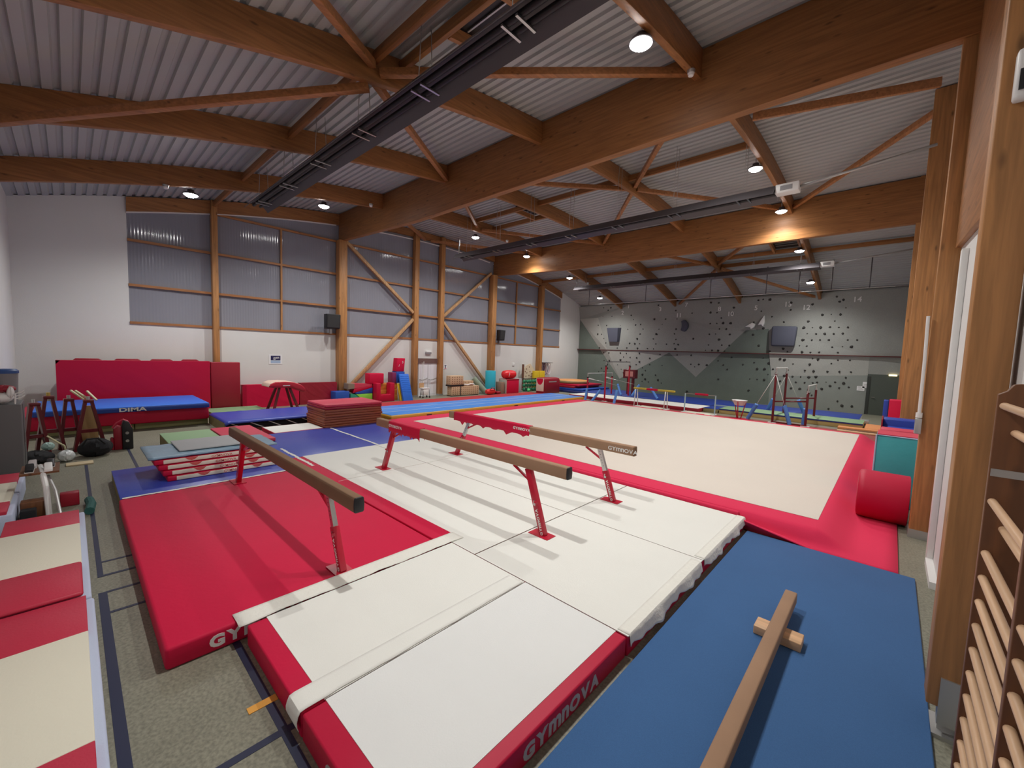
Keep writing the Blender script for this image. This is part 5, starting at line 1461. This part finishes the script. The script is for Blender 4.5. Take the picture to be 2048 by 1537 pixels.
MB().box(-.07, .58, 12.85, 13.35, 0, 1.36).build('lower_step', M_BLUEBRIGHT if False else mat('vinyl_deep_blue', (.015, .05, .36), .5), t, bevel=.025)
MB().box(-.07, .58, 13.36, 13.9, 0, 1.52).build('upper_step', mat('vinyl_deep_blue', (.015, .05, .36), .5), t, bevel=.025)
MB().box(-.095, -.07, 12.9, 13.9, 0, 1.54).build('red_side', M_REDDARK, t)
pad('gym_mat', .02, .19, 18.9, 19.1, 0, 1.60, M_NAVY, 'navy mat edge standing left of the far upright red block', bev=.02) if False else pad('gym_mat', -.13, .0, 18.85, 19.3, 0, 1.62, mat('vinyl_deep_blue', (.015, .05, .36), .5), 'navy mat standing left of the far upright red block', bev=.02)
pad('foam_block', .01, .44, 18.8, 19.4, 0, 1.65, M_REDVINYL, 'upright red block at the far timber columns near the green door', 'block')

# wall bars
def wall_bars(y0, y1, lab):
    t = thing('wall_bars', (.5, (y0 + y1) / 2, 0), lab, 'wall bars', 'wooden wall bars on the right wall')
    return t
t = thing('wall_bars', (.5, 3.0, 0), 'dark wooden wall bars with pale rungs at the right edge', 'wall bars')
UY = [3.38, 2.50, 1.62]
for y in UY:
    m_ = MB()
    m_.prism([(.425, .0), (XR - .004, .0), (XR - .004, 2.72), (.50, 2.72), (.475, 2.715), (.455, 2.68), (.425, 2.66)], 'y', y - .02, y + .02)
    m_.build('upright', M_BARWOOD, t, bevel=.004)
zr = [2.57] + [2.43] + [1.96 - .139 * k for k in range(14)]
for (a, b) in ((UY[1], UY[0]), (UY[2], UY[1])):
    for k, z in enumerate([2.60, 2.46, 2.08, 1.94] + [1.79 - .139 * k for k in range(12)]):
        xx = .45 if k not in (1, 3) else .50
        MB().cyl((xx, a + .01, z), (xx, b - .012, z), .019, n=12).build('rung', M_RUNG, t)
for z in (2.24,):
    MB().box(.43, .60, UY[0] - .026, UY[0] - .021, z - .02, z + .02).build('steel_strip', M_GALV, t)
MB().box(.56, .60, UY[1] + .04, UY[1] + .08, .1, 2.4).build('wall_rail', M_WHITEPAINT, t)
# ------------------------------------------------------------------ clutter at the left edge
def trestle(x, y, h, wdt, rot, lab, top):
    t = thing('trestle', (0, 0, 0), lab, 'trestle', 'dark red A-frame trestles at the left')
    for s in (-1, 1):
        for k in (-1, 1):
            MB().beam((k * .05, s * wdt, 0), (k * .02, s * .05, h), .06, .09, (1, 0, 0)).build('leg', M_REDPAINTDARK, t)
    MB().box(-.05, .05, -wdt * .62, wdt * .62, h * .36, h * .42).build('crossbar', M_REDPAINTDARK, t)
    MB().box(-.09, .09, -.09, .09, h - .05, h + .02).build('head', M_REDPAINTDARK, t, bevel=.015)
    MB().cyl((0, 0, h + .02), (0, 0, h + .10), .035, n=12).build('socket', M_STEEL if top == 's' else mat('brass_yellow', (.6, .45, .12), .35, metal=.6), t)
    for s in (-1, 1):
        MB().cyl((-.06, s * wdt, .03), (.06, s * wdt, .03), .03, n=10).build('foot', M_BLACK, t)
    MB().cyl((.04, wdt * .5, h * .22), (.12, wdt * .45, h * .22), .03, n=10).build('wheel', M_STEEL, t)
    t.location = (x, y, 0); t.rotation_euler = (0, 0, rot)
    return t
trestle(-14.3, -.60, 1.24, .20, .25, 'leftmost dark red trestle with steel head by the grey cabinet', 's')
trestle(-14.6, -.385, 1.36, .23, .15, 'dark red trestle with yellow head, second from the grey cabinet', 'y')
trestle(-14.95, -.06, 1.24, .19, .1, 'dark red trestle with steel head, third from the grey cabinet', 's')
trestle(-14.5, .27, 1.24, .27, .1, 'widest dark red trestle nearest the blue topped mattress', 's')
t = thing('wooden_panel', (-14.95, .42, 0), 'yellowish wooden panel standing inside the widest trestle', 'panel')
MB().prism([(.10, .02), (.46, .02), (.36, 1.05), (.20, 1.05)], 'x', -15.05, -15.0).build('board', mat('ply', (.42, .28, .12), .6), t)
t = thing('metal_rails', (-15.3, .2, 1.2), 'pale yellow metal rails lying across the trestle heads', 'rail')
for (a, b) in (((-15.0, -.02, 1.46), (-14.8, .20, 1.24)), ((-15.0, .06, 1.45), (-14.8, .26, 1.26)), ((-14.9, .26, 1.44), (-14.7, .42, 1.22))):
    MB().beam(a, b, .04, .03).build('bar', mat('pale_yellow', (.62, .58, .36), .4), t)
t = thing('hooked_bar', (-14.0, -.2, 0), 'pale yellow hooked bar among the trestles', 'bar')
MB().tube([(-14.2, -.42, .48), (-14.0, -.25, .34), (-13.98, -.16, .26), (-14.0, -.12, .02)], .018, 8).build('hooked_bar', mat('pale_yellow', (.62, .58, .36), .4), t)
# bags
def blob(name, m, c, r, lab, cat, seed, parts=()):
    t = thing(name, (c[0], c[1], 0), lab, cat)
    b = MB()
    b.grid(24, 12, lambda u, v: (c[0] + r[0] * math.cos(2 * PI * u) * math.sin(PI * v) * (1 + .14 * wob(seed + u * 4 + v * 3)), c[1] + r[1] * math.sin(2 * PI * u) * math.sin(PI * v) * (1 + .14 * wob(seed + 2 + u * 5)), max(.003, c[2] - r[2] * math.cos(PI * v) * (1 + .12 * wob(seed + 5 + u * 3 + v)))))
    b.build('body', m, t)
    return t
t = blob('sports_bag', M_BLACKCLOTH, (-13.72, .34, .19), (.27, .29, .22), 'bulky black bag on the floor before the widest trestle', 'bag', 1)
MB().tube([(-13.5, .12, .30), (-13.42, .2, .46), (-13.42, .38, .46), (-13.5, .5, .30)], .02, 6).build('strap', M_BLACKCLOTH, t)
blob('black_jacket', M_BLACKCLOTH, (-13.55, -.58, .13), (.32, .26, .15), 'black clothing heap before the leftmost trestles', 'clothing', 3)
blob('plastic_bag', M_PLASTICBAG, (-13.45, -.13, .12), (.15, .14, .13), 'crumpled pale plastic bag between the black heaps', 'bag', 5)
blob('plastic_bag', mat('bag_mint', (.35, .52, .48), .3, bump=.8, bscale=12), (-13.70, -.40, .33), (.10, .10, .09), 'mint plastic bag on top of the black heap', 'bag', 8)
tag(MB().box(-13.1, -12.82, -.14, .28, 0, .03).build('board', M_FLATWOOD, bevel=.006), 'pale flat board on the floor in front of the plastic bag', 'board')
t = thing('springboard', (-14.2, .80, 0), 'red and black folded springboard standing right of the black bag', 'springboard')
MB().prism([(.68, .0), (.83, .0), (.83, .55), (.76, .60), (.68, .52)], 'x', -14.4, -14.1).build('red_panel', M_REDDARK, t, bevel=.01)
MB().prism([(.83, 0), (1.03, 0), (1.03, .5), (.96, .70), (.87, .74), (.83, .6)], 'x', -14.35, -14.05).build('black_panel', M_BLACK, t, bevel=.015)
MB().tube([(-14.2, .66, .56), (-14.15, .74, .68), (-14.12, .86, .76), (-14.1, .94, .70), (-14.1, 1.0, .54)], .022, 8).build('pink_rim', M_PINK, t)
for z in (.22, .42):
    MB().cyl((-14.05, .92, z), (-14.03, .92, z), .035, n=12).build('steel_bolt', M_STEEL, t)
MB().box(-14.35, -14.1, .62, .68, 0, .30).build('red_box', M_REDDARK, t, bevel=.03)
# cabinet with things on it
t = thing('cabinet', (-12.3, -1.0, 0), 'dark grey cabinet standing at the left picture edge', 'cabinet')
MB().box(-12.75, -11.9, YN + .005, -.66, .02, 1.50).build('body', mat('cabinet_grey', (.13, .128, .13), .55, speck=.1), t, bevel=.015)
MB().box(-12.3, -12.29, -.66, -.655, .06, 1.46).build('door_gap', M_BLACK, t)
MB().box(-12.38, -12.34, -.655, -.64, .7, .9).build('handle', M_STEEL, t)
t = thing('bin', (-12.75, -1.0, 1.5), 'grey bin with blue lid standing on the cabinet', 'bin')
MB().cyl((-12.5, -.88, 1.502), (-12.5, -.88, 2.06), .16, .18, 24).build('body', mat('bin_grey', (.24, .24, .25), .6), t)
MB().lathe([(0, 2.05), (.19, 2.05), (.19, 2.10), (.16, 2.13), (0, 2.14)], (-12.5, -.88, 0), 24).build('blue_lid', mat('lid_blue', (.03, .09, .28), .5), t)
def item(m, c, r, lab, name, cat, seed):
    return blob(name, m, c, r, lab, cat, seed)
t = thing('folded_towel', (-12.1, -.95, 1.5), 'white and red cloths heaped on the cabinet', 'cloth')
for (c, r, m_, s_) in (((-12.08, -.90, 1.62), (.15, .16, .10), M_WHITEPAINT, 2), ((-12.10, -.86, 1.78), (.14, .15, .07), M_REDDARK, 4), ((-12.0, -.78, 1.72), (.06, .05, .10), M_WHITEPAINT, 6)):
    b = MB()
    b.grid(18, 10, lambda u, v: (c[0] + r[0] * math.cos(2 * PI * u) * math.sin(PI * v) * (1 + .2 * wob(s_ + u * 4)), c[1] + r[1] * math.sin(2 * PI * u) * math.sin(PI * v), max(1.503, c[2] - r[2] * math.cos(PI * v) * (1 + .2 * wob(s_ + u * 5)))))
    b.build('cloth', m_, t)
t = thing('hook_rack', (-11.98, -.82, 1.5), 'small white hooked stand on the cabinet corner', 'stand')
for k in range(3):
    MB().tube([(-11.95, -.73, 1.503), (-11.95, -.72, 1.60 + .05 * k), (-11.95, -.65, 1.62 + .05 * k), (-11.95, -.61, 1.66 + .05 * k)], .012, 6).build('hook', M_WHITEPAINT, t)
# clutter between the benches: a frame on posts with shoes and bottles
t = thing('equipment_frame', (-9.8, -.45, 0), 'low metal frame with pale post between the striped benches', 'frame')
MB().tube([(-9.35, -.30, 0), (-9.5, -.32, .45), (-9.8, -.36, .62), (-10.3, -.40, .62)], .035, 8).build('pale_post', M_WHITEPAINT, t)
MB().tube([(-9.0, -.16, 0), (-9.3, -.22, .42), (-9.8, -.3, .55)], .02, 8).build('thin_post', M_GALV, t)
MB().box(-10.4, -9.75, -.60, -.18, .60, .63).build('shelf', M_BARWOOD, t)
SH = [(-10.25, -.48, M_LETTERGREY, 'pale shoe at the back of the low metal frame'), (-10.2, -.28, M_BLACK, 'dark shoe at the back of the low metal frame'), (-9.95, -.50, M_BLACKCLOTH, 'black shoe at the front of the low metal frame, left one'), (-9.9, -.30, M_WHITEPAINT, 'white shoe at the front of the low metal frame, right one')]
for i, (x, y, m_, lab) in enumerate(SH):
    q = thing('shoe', (x, y, .632), lab, 'shoe', 'shoes on the low frame')
    MB().prism([(x - .13, .632), (x + .14, .632), (x + .14, .67), (x + .06, .70), (x - .02, .74), (x - .12, .73)], 'y', y - .045, y + .045).build('upper', m_, q, bevel=.015)
    MB().box(x - .135, x + .145, y - .048, y + .048, .6315, .642).build('sole', M_WHITEPAINT, q)
BX = [(-9.55, -.45, .20, .28, .26, M_BARWOOD, 'brown carton under the low metal frame'), (-9.28, -.50, .16, .16, .20, M_BLACKCLOTH, 'black pouch beside the brown carton'), (-9.85, -.08, .16, .22, .22, M_REDDARK, 'dark red box right of the low metal frame')]
for (x, y, a, b_, h_, m_, lab) in BX:
    tag(MB().box(x - a / 2, x + a / 2, y - b_ / 2, y + b_ / 2, 0, h_).build('small_box', m_, bevel=.015), lab, 'box')
tag(MB().tube([(-9.75, .14, .003 + .06), (-9.45, .16, .063), (-9.1, .13, .063)], .06, 10).build('rolled_cloth', mat('cloth_deep_green', (.02, .10, .09), .8, bump=.4, bscale=14)), 'dark green rolled cloth on the floor beside the low metal frame', 'cloth')
